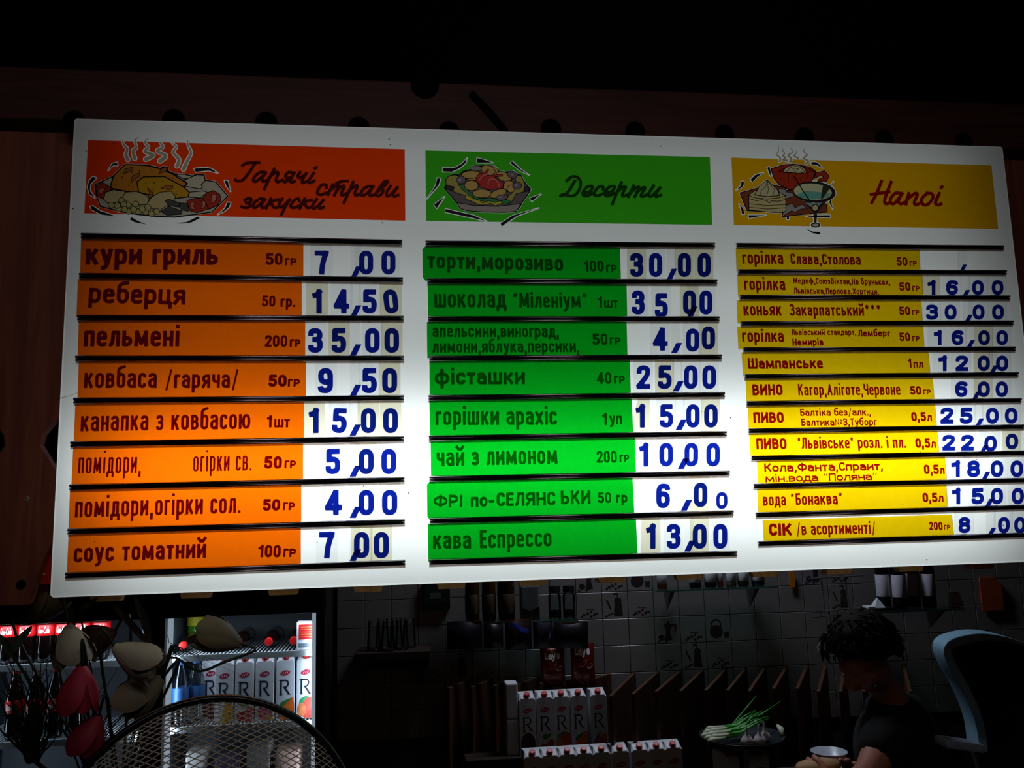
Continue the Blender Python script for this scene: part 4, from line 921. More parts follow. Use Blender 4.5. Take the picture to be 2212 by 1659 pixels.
# ================================================================== COUNTER UNDER THE SIGN
ctr = thing('bar_counter', 'dark wooden bar counter under the menu board', 'counter', (.95, -.1, 0))
bevel(MB().box(-1.5, 1.5, -.42, .40, .76, .80).build('counter_top', DARKW, ctr), .006)
MB().box(-1.45, 1.45, -.30, .34, 0, .76).build('counter_body', DARKW, ctr)

# ================================================================== BACK WALL TILES
def tile_mat(name, c):
    return pmat(name, c, .22, 0, .06, 12, spec=.5)
TILE = tile_mat('glazed beige tile', '807c7a'); PRINT = pmat('brown tile print', '302a28', .3, 0, .2, 40)
TS = .1035
def tile_mesh():
    o = MB().box(-TS / 2 + .0012, TS / 2 - .0012, -.004, .004, -TS / 2 + .0012, TS / 2 - .0012).build('tile', TILE); bevel(o, .001, 1)
    me = o.data; bpy.data.objects.remove(o); return me
TM = tile_mesh()
def shape_mesh(name, fn):
    v, f = region(fn, -.052, .052, -.052, .052, .0008)
    me = bpy.data.meshes.new(name); me.from_pydata([(x, -.0045, z) for x, z in v], [], f); me.materials.append(PRINT); return me
def U(*a): return np.minimum.reduce(a)
def blob(X, Y, x, y, rx, ry): return (np.hypot((X - x) / rx, (Y - y) / ry) - 1) * min(rx, ry)
def beans(X, Y, y0=-.034, n=6, x0=-.03, dx=.012):
    return U(*[blob(X, Y, x0 + dx * k, y0 + .005 * ((k * 7) % 3 - 1), .005, .0035) for k in range(n)])
G_GRIND = shape_mesh('print', lambda X, Y: U(poly_sdf(X, Y, [(-.006, -.04), (.03, -.04), (.026, .005), (.020, .012), (.004, .012), (-.002, .005)]), blob(X, Y, .012, .018, .015, .012), stroke_sdf(X, Y, [(.012, .028), (.010, .046), (-.004, .044)], .0025), stroke_sdf(X, Y, [(-.032, .02), (-.018, -.012)], .003), beans(X, Y, -.036, 3, -.036, .011)))
G_BEANS = shape_mesh('print', lambda X, Y: U(beans(X, Y), beans(X, Y, -.026, 4, -.022, .014), stroke_sdf(X, Y, [(-.012, -.010), (.02, -.012)], .0012)))
G_MOKA = shape_mesh('print', lambda X, Y: U(poly_sdf(X, Y, [(-.012, -.036), (.018, -.036), (.010, -.006), (.020, .024), (-.014, .024), (-.006, -.006)]), stroke_sdf(X, Y, [(.014, .018), (.034, .020), (.030, -.006)], .003), blob(X, Y, .004, .030, .006, .005), beans(X, Y, -.036, 5, -.038, .010), blob(X, Y, -.026, -.026, .012, .01)))
G_KETTLE = shape_mesh('print', lambda X, Y: U(blob(X, Y, -.010, -.012, .026, .024), np.abs(np.hypot(X + .010, (Y - .014)) - .020) - .0022, poly_sdf(X, Y, [(.022, -.036), (.040, -.036), (.042, -.014), (.020, -.014)])))
DEC = {}
def deco(px, py, me):
    u, z = wpx(px, py, .004); DEC[(math.floor(u / TS), math.floor((z - WO.z) / TS))] = me
for px, py, me in ((1340, 1306, G_GRIND), (1285, 1310, G_BEANS), (1385, 1310, G_BEANS), (1447, 1362, G_MOKA), (1500, 1362, G_BEANS), (1550, 1362, G_KETTLE), (1505, 1420, G_GRIND), (1450, 1425, G_BEANS), (1560, 1425, G_BEANS),
                   (1010, 1425, G_GRIND), (950, 1430, G_BEANS), (1065, 1425, G_BEANS), (1265, 1255, G_MOKA), (1320, 1255, G_BEANS), (1380, 1250, G_KETTLE), (1780, 1250, G_MOKA), (1835, 1300, G_GRIND), (1840, 1250, G_BEANS), (1893, 1250, G_KETTLE)):
    deco(px, py, me)
for j in range(-4, 4):
    for i in range(-11, 19):
        o = bpy.data.objects.new('tile', TM); COL.objects.link(o); o.parent = wb
        p = wp((i + .5) * TS, WO.z + (j + .5) * TS, .001)
        o.location = p; o.rotation_euler = (R(random.uniform(-.25, .25)), 0, -WA + R(random.uniform(-.3, .3)))
        if (i, j) in DEC:
            d = bpy.data.objects.new('print', DEC[(i, j)]); COL.objects.link(d); d.parent = o

# ================================================================== LOUVRED BOARDS IN FRONT OF THE WALL
lou = thing('louvre_screen', 'row of slanting brown boards standing saw-toothed against the tiled wall', 'screen', (1.9, 1.6, 0))
WS[0] = True
LW = wood('brown louvre board', '3a210f', '502e17', .55, 5, 'z')
NEAR = [(1268, 1510), (1318, 1503), (1367, 1498), (1418, 1492), (1470.6, 1491), (1524.5, 1490), (1571.6, 1490), (1618.6, 1491), (1671, 1486), (1722, 1486), (1768, 1492), (1816, 1492), (1866, 1492), (1916, 1492), (1966, 1492)]
for k in range(-6, 0): NEAR.insert(0, (1268 + k * 50 + 50 * 0, 1510 - k * 2))
NEAR = sorted(NEAR)
for px, py in NEAR:
    a = at_z(px, py, .955); 
    if px < 1315: a = on_plane(px, py, Vector((0, 1.66, 0)), Vector((0, 1, 0))); a.z = .955
    b = at_z(px + 48, 1446 + max(0, (1365 - px)) * .07, .955)
    lim = WO.y - (b.x - WO.x) * math.tan(WA) - .03
    b.y = lim
    d = (b - a); d.z = 0; L_ = d.length; d.normalize(); n = Vector((-d.y, d.x, 0))
    bevel(MB().obox(((a.x + b.x) / 2, (a.y + b.y) / 2, .955 / 2), d, n, WZ, L_ / 2, .006, .955 / 2).build('louvre_board', LW, lou), .0015, 1)
WS[0] = False

# ================================================================== FRIDGES
BLACKP = pmat('black fridge enamel', '0b0b0d', .35, 0, .15, 12); WHITEP = pmat('white fridge lining', 'd4dade', .5, 0, .04, 6); GLASS = glass('clear door glass', (.93, .96, .97))
WIRE = pmat('white coated wire', 'cfd6da', .4, 0, .05, 30)
def fridge(x0, x1, label, shelves, y0=1.45, y1=1.77, z1=1.268):
    r = thing('drinks_fridge', label, 'fridge', ((x0 + x1) / 2, y0, 0)); WS[0] = True
    t = .028; w_ = .024
    c = MB(); c.box(x0 - t, x0 - .004, y0, y1 + .02, 0, 1.9); c.box(x1 + .004, x1 + t, y0, y1 + .02, 0, 1.9); c.box(x0 - t, x1 + t, y1 + .004, y1 + .02, 0, 1.9); c.box(x0 - t, x1 + t, y0, y1, 1.88, 1.9); c.box(x0 - t, x1 + t, y0, y1, 0, .08)
    c.build('cabinet', BLACKP, r)
    l = MB(); l.box(x0 - .004, x0, y0 + .01, y1, .08, z1 + .1); l.box(x1, x1 + .004, y0 + .01, y1, .08, z1 + .1); l.box(x0, x1, y1, y1 + .004, .08, z1 + .1); l.box(x0, x1, y0 + .04, y1, z1 + .1, z1 + .104); l.box(x0, x1, y0 + .01, y1, .08, .084)
    l.build('lining', pmat('grey fridge lining', '343a40', .6, 0, .06, 6), r)
    bevel(MB().box(x0 - t, x1 + t, y0 - .03, y0 + .03, z1, 1.9).build('header_panel', BLACKP, r), .004)
    d = MB(); d.box(x0 - t, x0, y0 - .03, y0 - .002, .08, z1); d.box(x1, x1 + t, y0 - .03, y0 - .002, .08, z1); d.box(x0, x1, y0 - .03, y0 - .002, .08, .12)
    fr = d.build('door_frame', BLACKP, r)
    MB().box(x0, x1, y0 - .018, y0 - .014, .12, z1).build('glass_pane', GLASS, fr)
    for z in shelves:
        s = MB(); s.box(x0 + .002, x1 - .002, y0 + .016, y0 + .020, z - .020, z)
        sh = s.build('shelf', WIRE, r)
        b = MB(); k = x0 + .01
        while k < x1 - .008: b.tube([(k, y0 + .020, z - .003), (k, y1 - .005, z - .003)], .0022, 5); k += .0125
        o = b.build('shelf_wires', WIRE, sh); o['kind'] = 'stuff'
    m, nt, out = (MC['led'], None, None) if 'led' in MC else newmat('led')
    if nt:
        e = nt.nodes.new('ShaderNodeEmission'); e.inputs[0].default_value = (.72, .85, 1, 1); e.inputs[1].default_value = .38; nt.links.new(e.outputs[0], out.inputs[0]); MC['led'] = m
    for xx in (x0, x1 - .016): MB().box(xx, xx + .016, y0 + .002, y0 + .014, .13, z1 - .006).build('light_strip', MC['led'], r)
    WS[0] = False
    for z in (.45, .8, 1.03, 1.2):
        for xx, tx in ((x0 + .02, x1), (x1 - .02, x0)): pass
    area_light('fridge_tube', ((x0 + x1) / 2, y0 + .012, z1 - .012), ((x0 + x1) / 2, y0 + .12, .4), (x1 - x0) * .9, .012, .80, (.75, .86, 1.0))
    area_light('fridge_tube', (x0 + .02, y0 + .012, .8), (x0 + .22, y1, .8), .012, .85, .75, (.72, .85, 1.0))
    area_light('fridge_tube', (x1 - .02, y0 + .012, .8), (x1 - .22, y1, .8), .012, .85, .75, (.72, .85, 1.0))
    return r
fridge(-.800, -.236, 'glass-fronted fridge with cola bottles behind the tulips', (1.135, .895, .62))
fridge(-.172, .315, 'glass-fronted fridge with juice cartons under the left end of the menu board', (1.140, .912, .66))

# ---------------------------------------------------------------- cartons
RW = pmat('white carton board', 'd2d4da', .45, 0, .03, 20); NAVY = pmat('navy print', '10182c', .5); CAPR = pmat('red plastic cap', 'c01a1a', .35); OVAL = pmat('crimson oval print', 'b01c3c', .5); WHT = pmat('white print', 'e8e8e8', .5)
CW, CH = .0612, .2080
def r_shape():
    st = [([(-.0125, -.023), (-.0125, .023)], .0028), ([(-.0125, .0225), (.004, .0225), (.0100, .018), (.0112, .012), (.0092, .005), (.003, .0005), (-.001, 0)], .0024), ([(-.001, 0), (.006, -.010), (.014, -.0215)], .0028), ([(-.0165, -.0235), (-.0085, -.0235)], .0011), ([(-.0180, .0230), (-.0125, .0230)], .0012), ([(.011, -.0225), (.0185, -.0232)], .0012)]
    return region(lambda X, Y: U(*[stroke_sdf(X, Y, smooth_path(q, 3) if len(q) > 3 else q, h, True) for q, h in st]), -.022, .022, -.028, .028, .0006)
R_V, R_F = r_shape()
OV_V, OV_F = region(lambda X, Y: np.maximum(np.hypot(X, Y + .012) - .0205, np.hypot(X, Y - .012) - .0205), -.02, .02, -.012, .012, .0006)
def fruit_mesh(kind):
    L_ = {'yellow': [('c8a81c', [(.004, .062), (.016, .078), (.0285, .072), (.0285, .001), (-.006, .001), (-.004, .03)]), ('d88a1c', [(.010, .060), (.018, .066), (.020, .001), (.008, .001)])],
          'cherry': [('2c8a2c', [(-.012, .062), (-.004, .070), (.010, .068), (.022, .074), (.014, .058), (.002, .050), (-.010, .052)]), ('b8283c', ell(.020, .028, .016, .022)), ('a81c30', ell(-.006, .018, .017, .018)), ('c03448', ell(.010, .010, .016, .014))],
          'apple': [('2c7a3c', [(-.022, .034), (-.008, .056), (.006, .066), (-.004, .046), (-.014, .030)]), ('d88a4a', ell(.018, .046, .013, .016)), ('c82c6c', ell(.002, .026, .023, .022)), ('c87a3c', ell(.016, .010, .014, .014))],
          'orange': [('2c7a3c', [(-.016, .044), (-.012, .056), (.010, .066), (.024, .070), (.010, .054), (-.006, .042)]), ('e0661c', [(.0285, .068), (.020, .066), (.000, .050), (-.016, .034), (-.020, .010), (-.010, .001), (.0285, .001)])],
          'peach': [('2c8a5c', [(-.020, .056), (-.008, .070), (.010, .074), (.002, .058), (-.014, .036)]), ('c84a3c', ell(.010, .036, .022, .036, -15)), ('d87a4c', ell(-.012, .030, .014, .022)), ('a8382c', ell(.018, .014, .012, .014))],
          'grape': [('4a1c30', ell(0, .04, .026, .036)), ('2c1420', ell(.012, .02, .018, .020))]}[kind]
    out = []
    cover = []
    for c, P_ in L_:
        P_ = [(max(-.0290, min(.0290, x)), max(.0012, y)) for x, y in P_]
        v, f = region(lambda X, Y: poly_sdf(X, Y, smooth_path(P_, 3, True)), -.0296, .0296, .0006, .082, .001)
        out.append((c, v, f))
    return out
def make_carton(kind, label, group, loc, rz=0.0, lean=0.0):
    """front at local y = 0 facing -y, base at z = 0"""
    r = thing('juice_carton', label, 'juice carton', loc, rz, group)
    h, w2, d = CH, CW / 2, .060
    V = [(-w2, 0, 0), (w2, 0, 0), (w2, d, 0), (-w2, d, 0), (-w2, 0, h - .020), (w2, 0, h - .020), (w2, d, h), (-w2, d, h), (-w2 + .010, 0, h - .013), (w2 - .010, 0, h - .013), (-w2 + .006, .022, h), (w2 - .006, .022, h)]
    F = [(3, 2, 1, 0), (0, 1, 5, 9, 8, 4), (1, 2, 6, 11, 5), (2, 3, 7, 6), (3, 0, 4, 10, 7), (6, 7, 10, 11), (8, 9, 11, 10), (4, 8, 10), (9, 5, 11)]
    bevel(mesh_obj('box', V, F, RW, r), .0012, 1)
    c = MB(); sl = Vector((0, .022, .013)).normalized(); nn = Vector((0, -.013, .022)).normalized(); p0 = Vector((0, .011, h - .007))
    rr = []
    for t, rad in ((0, .0125), (.002, .0125), (.002, .0105), (.011, .0100), (.012, .0085)):
        rr.append((t, rad))
    v = []; f = []; N = 14
    for t, rad in rr:
        for k in range(N):
            a = 2 * math.pi * k / N; v.append(p0 + nn * t + Vector((1, 0, 0)) * rad * math.cos(a) + sl * rad * math.sin(a))
    for i in range(len(rr) - 1):
        for k in range(N): f.append((i * N + k, i * N + (k + 1) % N, (i + 1) * N + (k + 1) % N, (i + 1) * N + k))
    f.append(tuple((len(rr) - 1) * N + k for k in range(N)))
    mesh_obj('cap', v, f, CAPR, r)
    mesh_obj('letter_print', [(x - .001, -.0006, z + .105) for x, z in R_V], R_F, NAVY, r)
    ov = mesh_obj('oval_print', [(x * 1.05, -.0006, z + .152 + x * .18) for x, z in OV_V], OV_F, OVAL, r)
    s = MB()
    for k, (a, b) in enumerate(((-.009, -.004), (-.002, .003), (.005, .010))):
        s.add([(a, -.0009, .149 + a * .18), (a + .002, -.0009, .149 + a * .18), (b, -.0009, .1555 + a * .18), (b - .002, -.0009, .1555 + a * .18)], [(0, 1, 2, 3)])
    s.build('oval_lettering', WHT, ov)
    for k, (c_, v_, f_) in enumerate(fruit_mesh(kind)):
        mesh_obj('fruit_print', [(x, -.0006 - .0002 * k, z) for x, z in v_], f_, pmat('fruit ' + c_, c_, .5, 0, .25, 60), r)
    return r
SH2 = .912
kinds = [('grape', 'in shade, leftmost of those in the lit fridge'), ('yellow', 'with a yellow fruit picture'), ('cherry', 'with a green leaf and red berries picture'), ('apple', 'with a pink apple picture'), ('orange', 'with an orange picture'), ('peach', 'with a red peach picture at the fridge edge')]
for k, (kd, txt) in enumerate(kinds):
    px = (447, 484, 528, 571.5, 616, 660)[k]
    p = at_y(px, 1480, 1.492)
    make_carton(kd, 'white juice carton ' + txt, 'juice cartons in the fridge', (p.x, 1.492 + (.055 if k == 0 else 0), SH2), R(random.uniform(-2, 2)))

# ---------------------------------------------------------------- bottles
COLA = pmat('dark cola in plastic', '120606', .06, 0, .1, 20, spec=.8); LABR = pmat('red bottle label', 'cc1418', .4, 0, .05, 20); CLEAR = glass('clear plastic', (.80, .88, .92)); BLUEW = pmat('blue bottle label', '28548c', .5)
SCR = [[(.95, .75), (.75, .95), (.3, .8), (.05, .4), (.2, .1), (.6, .05), (.9, .3)], [(1.3, .5), (1.1, .5), (1.0, .2), (1.2, .05), (1.4, .25), (1.3, .5)], [(1.9, .45), (1.7, .5), (1.55, .2), (1.75, .05), (1.95, .2)], [(2.4, .5), (2.15, .45), (2.1, .1), (2.35, .1), (2.42, .5), (2.5, .1)], [(2.7, .3), (2.95, .3)],
       [(4.0, .75), (3.8, .95), (3.4, .8), (3.15, .4), (3.3, .1), (3.7, .05), (4.0, .3)], [(4.4, .5), (4.2, .5), (4.1, .2), (4.3, .05), (4.5, .25), (4.4, .5)], [(4.7, .2), (4.95, .9), (4.85, .95), (4.75, .2), (4.9, .05)], [(5.4, .5), (5.15, .45), (5.1, .1), (5.35, .1), (5.42, .5), (5.5, .1)]]
SC_V, SC_F = region(lambda X, Y: U(*[stroke_sdf(X, Y, smooth_path(q, 3) if len(q) > 2 else q, .085) for q in SCR]), -.2, 5.8, -.2, 1.2, .05)
def bottle_shape(prof, n=20): return MB().lathe(prof, n)
def cola_bottle(label, group, loc, script=True, rx=0.0):
    r = thing('cola_bottle', label, 'bottle', loc, 0, group)
    pr = [(0, .004), (.022, 0), (.028, .010), (.0285, .04), (.026, .075), (.0285, .085), (.0285, .125), (.027, .14), (.020, .17), (.013, .195), (.0115, .205), (.0115, .212), (.011, .214), (0, .214)]
    bottle_shape(pr, 22).build('body', COLA, r, True)
    if script: MB().lathe([(.0288, .086), (.0292, .087), (.0292, .124), (.0288, .125)], 24).build('label_band', LABR, r, True)
    MB().lathe([(.0128, .208), (.0132, .209), (.0132, .222), (.012, .224), (0, .224)], 18).build('cap', CAPR, r)
    if script:
        V = []
        for x, y in SC_V:
            a = (x / 5.6 - .5) * 1.25 - math.pi / 2; V.append((.0297 * math.cos(a), .0297 * math.sin(a), .095 + y * .021))
        mesh_obj('label_lettering', V, SC_F, WHT, r)
    if rx: r.rotation_euler = (rx, 0, 0)
    return r
COLG = 'cola bottles in the left fridge'
xs_ = [-.690, -.632, -.573, -.516, -.458, -.40]
for k, x in enumerate(xs_):
    cola_bottle('red-labelled cola bottle on the upper left fridge shelf, %s from the left' % ('first', 'second', 'third', 'fourth', 'fifth', 'sixth')[k], COLG, (x, 1.508, 1.135))
for k, x in enumerate([-.66, -.597, -.535, -.472]):
    cola_bottle('red-labelled cola bottle on the lower left fridge shelf, %s from the left' % ('first', 'second', 'third', 'fourth')[k], COLG, (x, 1.508, .895))
# bottles lying with their red caps to the front, upper shelf of the second fridge
for k, (px, py) in enumerate(((395, 1367), (514, 1363), (580, 1360), (634, 1358))):
    p = at_y(px, py, 1.487)
    o = cola_bottle('cola bottle lying with its red cap forward, %s from the left' % ('first', 'second', 'third', 'fourth')[k], 'lying bottles in the second fridge', (p.x, 1.487 + .224, 1.140 + .0295), False, R(90))
def water_bottle(label, loc, col, lab):
    r = thing('water_bottle', label, 'bottle', loc, 0, 'soft drink bottles in the second fridge')
    pr = [(0, .004), (.024, 0), (.029, .01), (.029, .06), (.0265, .065), (.029, .07), (.029, .13), (.024, .155), (.014, .185), (.0115, .193), (.0115, .198), (0, .198)]
    bottle_shape(pr).build('body', col, r, True); MB().lathe([(.0293, .075), (.0297, .076), (.0297, .120), (.0293, .121)], 22).build('label_band', lab, r, True)
    MB().lathe([(.013, .193), (.013, .206), (0, .207)], 16).build('cap', lab, r); return r
for k, px in enumerate((388, 418)):
    p = at_y(px, 1480, 1.50); water_bottle('clear water bottle with blue label beside the juice cartons, %s one' % ('outer', 'inner')[k], (p.x, 1.505 + .03 * k, SH2), CLEAR, BLUEW)
p = at_y(384, 1380, 1.52)
water_bottle('green soft drink bottle at the left end of the upper shelf', (p.x + .028, 1.66, 1.140), pmat('green soda', '3c7a1c', .1), pmat('yellow soda label', 'b0a81c', .5))
# small box with a red label at the right of the upper shelf
p = at_y(660, 1390, 1.476)
bx = thing('price_box', 'white box with a red label at the right end of the fridge shelf', 'box', (p.x + .004, 1.476, 1.140))
bevel(MB().box(-.034, .034, 0, .05, 0, .092).build('box', RW, bx), .002)
MB().box(-.027, .027, -.0008, 0, .034, .084).build('red_label', pmat('red price label', 'c41c20', .5), bx)
ln = MB()
for z in (.074, .066, .058, .050, .042): ln.box(-.020, .020, -.0012, -.0008, z, z + .0022)
ln.build('label_print', pmat('orange print', 'd8703c', .5), bx)
MB().box(-.027, .027, -.0008, 0, .008, .022).build('grey_label', pmat('grey label', '6a7484', .5), bx)
# packs on the lower shelf, seen through the fan's mesh
for k, (x, wd, h, c, nm) in enumerate(((-.08, .07, .16, 'b8b4b0', 'pale'), (.02, .08, .14, '7c6a84', 'lilac'), (.12, .075, .17, 'c4beb8', 'white'), (.215, .08, .15, 'c09a90', 'pink'))):
    o = bevel(MB().box(-wd / 2, wd / 2, 0, .10, 0, h).build('milk_pack', pmat('pack ' + nm, c, .5, 0, .2, 25)), .006); o.location = (x, 1.50, .66)
    tag(o, '%s drink pack on the lowest fridge shelf behind the wire mesh' % nm, 'pack', 'packs on the lowest fridge shelf')

# red poster glimpsed between valance board and sign
pp = at_y(94, 1240, .192)
po = MB().box(-.10, .10, -.004, .004, -.075, .075).build('red_poster', pmat('red poster print', 'c8281e', .5, 0, .1, 15)); po.location = (pp.x - .01, .186, at_y(94, 1262, .182).z + .075); tag(po, 'red poster glimpsed between the valance and the menu board', 'poster')
MB().add([(-.012, -.0045, -.046), (.012, -.0045, -.058), (.018, -.0045, -.056), (.002, -.0045, -.044)], [(0, 1, 2, 3)]).build('leaf_print', pmat('cream leaf print', 'e8dcae', .6), po)

# ================================================================== SHELVES AND WHAT STANDS ON THEM
GSH = glass('greenish shelf glass', (.78, .90, .86)); GEDGE = pmat('green glass edge', '4a7068', .15, 0, .1, 20, spec=.8)
def glass_shelf(label, px0, px1, py, n_front, depth, thick=.006):
    """glass shelf on the back wall; front edge seen at py between px0 and px1; n_front = distance of the front edge from the wall"""
    o_ = WO + WN * n_front
    a = on_plane(px0, py, o_, WN); b = on_plane(px1, py, o_, WN)
    ua = (a - WO).dot(WU); ub = (b - WO).dot(WU); z = (a.z + b.z) / 2
    r = thing('glass_shelf', label, 'shelf', wp((ua + ub) / 2, z - thick, n_front - depth / 2), -WA)
    L_ = (ub - ua)
    MB().box(-L_ / 2, L_ / 2, -depth / 2, depth / 2, 0, thick).build('pane', GSH, r)
    MB().box(-L_ / 2, L_ / 2, -depth / 2 - .002, -depth / 2, 0, thick).build('polished_edge', GEDGE, r)
    for s in (-.35, .35):
        q = MB(); x = L_ * s
        q.add([(x - .012, depth / 2 - .001, 0), (x + .012, depth / 2 - .001, 0), (x + .010, -depth * .25, 0), (x - .010, -depth * .25, 0), (x, depth / 2 - .001, -.085), (x, depth / 2 - .02, -.080)], [(0, 1, 2, 3), (3, 2, 5), (2, 1, 4, 5), (0, 3, 5, 4), (1, 0, 4)])
        q.build('bracket', pmat('brushed steel bracket', '8a8a88', .35, .7), r)
    return r, z, (ua, ub), n_front - depth / 2
def on_shelf(px, zz, n):
    o_ = WO + WN * n; p = on_plane(px, 1300, o_, WN); return Vector((p.x, p.y, zz))
AMB = pmat('amber bottle', '3a2008', .08, 0, .2, 20, spec=.8); AMB2 = pmat('dark brown bottle', '2a1206', .08, 0, .2, 20, spec=.8)
def spirit(name, label, cat, loc, prof, mat, lab=None, labz=(0, 0), capm=None, group=None, labm=None):
    r = thing(name, label, cat, loc, 0, group)
    MB().lathe(prof, 22).build('body', mat, r, True)
    top = prof[-1][1]
    MB().lathe([(.013, top - .012), (.0135, top - .011), (.0135, top + .014), (.012, top + .016), (0, top + .016)], 16).build('cap', capm or BLACKP, r)
    if lab: MB().lathe([(lab, labz[0]), (lab + .0004, labz[0] + .001), (lab + .0004, labz[1] - .001), (lab, labz[1])], 24).build('label_band', labm or RW, r, True)
    return r
BP = lambda r, h: [(0, .003), (r * .85, 0), (r, .006), (r, h * .62), (r * .8, h * .70), (.014, h * .80), (.012, h * .96), (.013, h), (0, h)]
sA, zA, uA, nA = glass_shelf('green-edged glass shelf with bottles above the dark packets', 1000, 1250, 1343, .13, .12)
ZA = zA
for k, (px, wpx_, m, nm) in enumerate(((1020, 31, AMB, 'pale amber bottle, leftmost on the left glass shelf'), (1056, 30, AMB, 'olive amber bottle between two bottles on the left glass shelf'), (1094, 36, AMB2, 'dark brown bottle, right of the two amber ones'))):
    spirit('spirit_bottle', nm, 'bottle', on_shelf(px, ZA, nA), BP(wpx_ * .00088, .27), m, wpx_ * .00088 + .0003, (.03, .10), group='bottles on the left glass shelf', labm=pmat('brown label', '3a2c18', .6))
p = on_shelf(1143, ZA, nA); o = thing('coffee_pack', 'grey pack with a dark pointed band beside the brown bottle', 'pack', p, -WA)
bevel(MB().box(-.036, .036, -.03, .03, 0, .13).build('pack_body', pmat('grey foil', '5c6466', .4, .2, .1, 20), o), .008, 2)
MB().add([(-.0365, -.0312, 0), (.0365, -.0312, 0), (.0365, -.0312, .050), (0, -.0312, .036), (-.0365, -.0312, .050)], [(0, 1, 2, 3, 4)]).build('dark_band', pmat('black foil', '0e0a0a', .4), o)
for k, (px, lb) in enumerate(((1198, 'clear jar with dark lid, left of two on the glass shelf'), (1229, 'clear jar with dark lid, right of two on the glass shelf'))):
    r = thing('glass_jar', lb, 'jar', on_shelf(px, ZA, nA), 0, 'clear jars on the left glass shelf')
    MB().lathe([(0, .003), (.022, 0), (.025, .005), (.025, .085), (.02, .095), (.0205, .10)], 20).build('body', glass('jar glass', (.72, .80, .80)), r, True)
    MB().lathe([(0, .004), (.0225, .006), (.0225, .030), (0, .030)], 18).build('contents', pmat('dark spice', '1a1c24', .7), r)
    MB().lathe([(.022, .098), (.023, .099), (.023, .122), (0, .123)], 20).build('lid', pmat('dark lid', '1c1a20', .4), r)
sB, zB, uB, nB = glass_shelf('green-edged glass shelf with small bottles right of the wall centre', 1418, 1682, 1271, .16, .14)
for k, (px, h, r_, c, nm) in enumerate(((1432, .10, .020, 'b8862c', 'small bottle with yellow liquid at the left end of the upper glass shelf'), (1504, .13, .024, '222a3c', 'dark navy bottle on the upper glass shelf'), (1537, .12, .024, '2c4470', 'blue bottle on the upper glass shelf'), (1558, .11, .012, 'c4621c', 'thin orange bottle on the upper glass shelf'), (1582, .12, .020, '9aa8a0', 'pale clear bottle on the upper glass shelf'), (1608, .12, .022, '3c5c40', 'green bottle on the upper glass shelf'), (1640, .12, .026, '2c3a70', 'blue and white bottle at the right end of the upper glass shelf'))):
    spirit('sauce_bottle', nm, 'bottle', on_shelf(px, zB, nB), BP(r_, h + .06), pmat('bottle ' + c, c, .15, 0, .15, 25, spec=.7), r_ + .0003, (.02, .06), group='small bottles on the upper glass shelf')
sC, zC, uC, nC = glass_shelf('glass shelf with wine bottles at the far right', 1868, 2085, 1318, .20, .16)
for k, (px, nm) in enumerate(((1910, 'dark wine bottle with white label, first of four at the right'), (1945, 'dark wine bottle with white label, second of four at the right'), (1975, 'dark wine bottle with white label, third of four at the right'), (2008, 'dark wine bottle with white label, fourth of four at the right'))):
    v = spirit('wine_bottle', nm, 'bottle', on_shelf(px, zC, nC + (.02 if k % 2 else -.02)), BP(.0262, .31), pmat('black wine glass', '0c0808', .08, 0, .1, 20, spec=.8), .0266, (.045, .13), group='wine bottles on the right glass shelf', labm=pmat('white wine label', 'b8b4c0', .6))
p = on_shelf(1895, zC, nC + .03)
npk = thing('napkin_holder', 'white folded napkins in a dark tray on the right glass shelf', 'napkins', p, -WA)
bevel(MB().box(-.055, .055, -.03, .03, 0, .010).build('tray', BLACKP, npk), .003)
MB().add([(-.022, -.02, .010), (.022, -.02, .010), (.022, .02, .010), (-.022, .02, .010), (0, -.004, .046), (0, .004, .046)], [(0, 1, 4), (1, 2, 5, 4), (2, 3, 5), (3, 0, 4, 5)]).build('napkin', pmat('white paper', 'c8ccd4', .8), npk)
MB().box(-.052, -.024, -.028, .02, .010, .016).build('napkin', pmat('white paper', 'c8ccd4', .8), npk)
p = on_shelf(2090, zC, nC + .02)
o = MB().add([(-.022, 0, 0), (.024, 0, 0), (.024, .03, 0), (-.022, .03, 0), (-.020, .004, .055), (.010, .004, .055), (.010, .026, .055), (-.020, .026, .055)], [(3, 2, 1, 0), (0, 1, 5, 4), (1, 2, 6, 5), (2, 3, 7, 6), (3, 0, 4, 7), (4, 5, 6, 7)]).build('paper_card', pmat('white paper', 'c8ccd4', .8)); o.location = (p.x - .04, p.y, zC); tag(o, 'white leaning card at the right end of the glass shelf', 'card')
# orange sheet on the right, and an orange tag
u0, z0 = wpx(2143, 1283, .02)
o = MB().add([(-.044, -.003, -.066), (.050, -.003, -.066), (.047, -.003, .030), (.020, -.003, .066), (-.044, -.003, .066), (-.044, .003, -.066), (.050, .003, -.066), (.047, .003, .030), (.020, .003, .066), (-.044, .003, .066)], [(0, 1, 2, 3, 4), (9, 8, 7, 6, 5), (0, 5, 6, 1), (1, 6, 7, 2), (2, 7, 8, 3), (3, 8, 9, 4), (4, 9, 5, 0)]).build('orange_notice', pmat('orange paper', 'b0461c', .8, 0, .15, 30)); o.location = wp(u0, z0, .012); o.rotation_euler = (0, 0, -WA); tag(o, 'orange notice pinned to the wall at the far right', 'notice')
u0, z0 = wpx(1711, 1252, .012)
o = MB().box(-.011, .011, -.0015, .0015, -.03, .03).build('orange_tag', pmat('bright orange tag', 'c4700c', .7, 0, .1, 40)); o.location = wp(u0, z0, .012); o.rotation_euler = (0, 0, -WA); tag(o, 'small bright orange tag hanging on the tiles', 'tag')
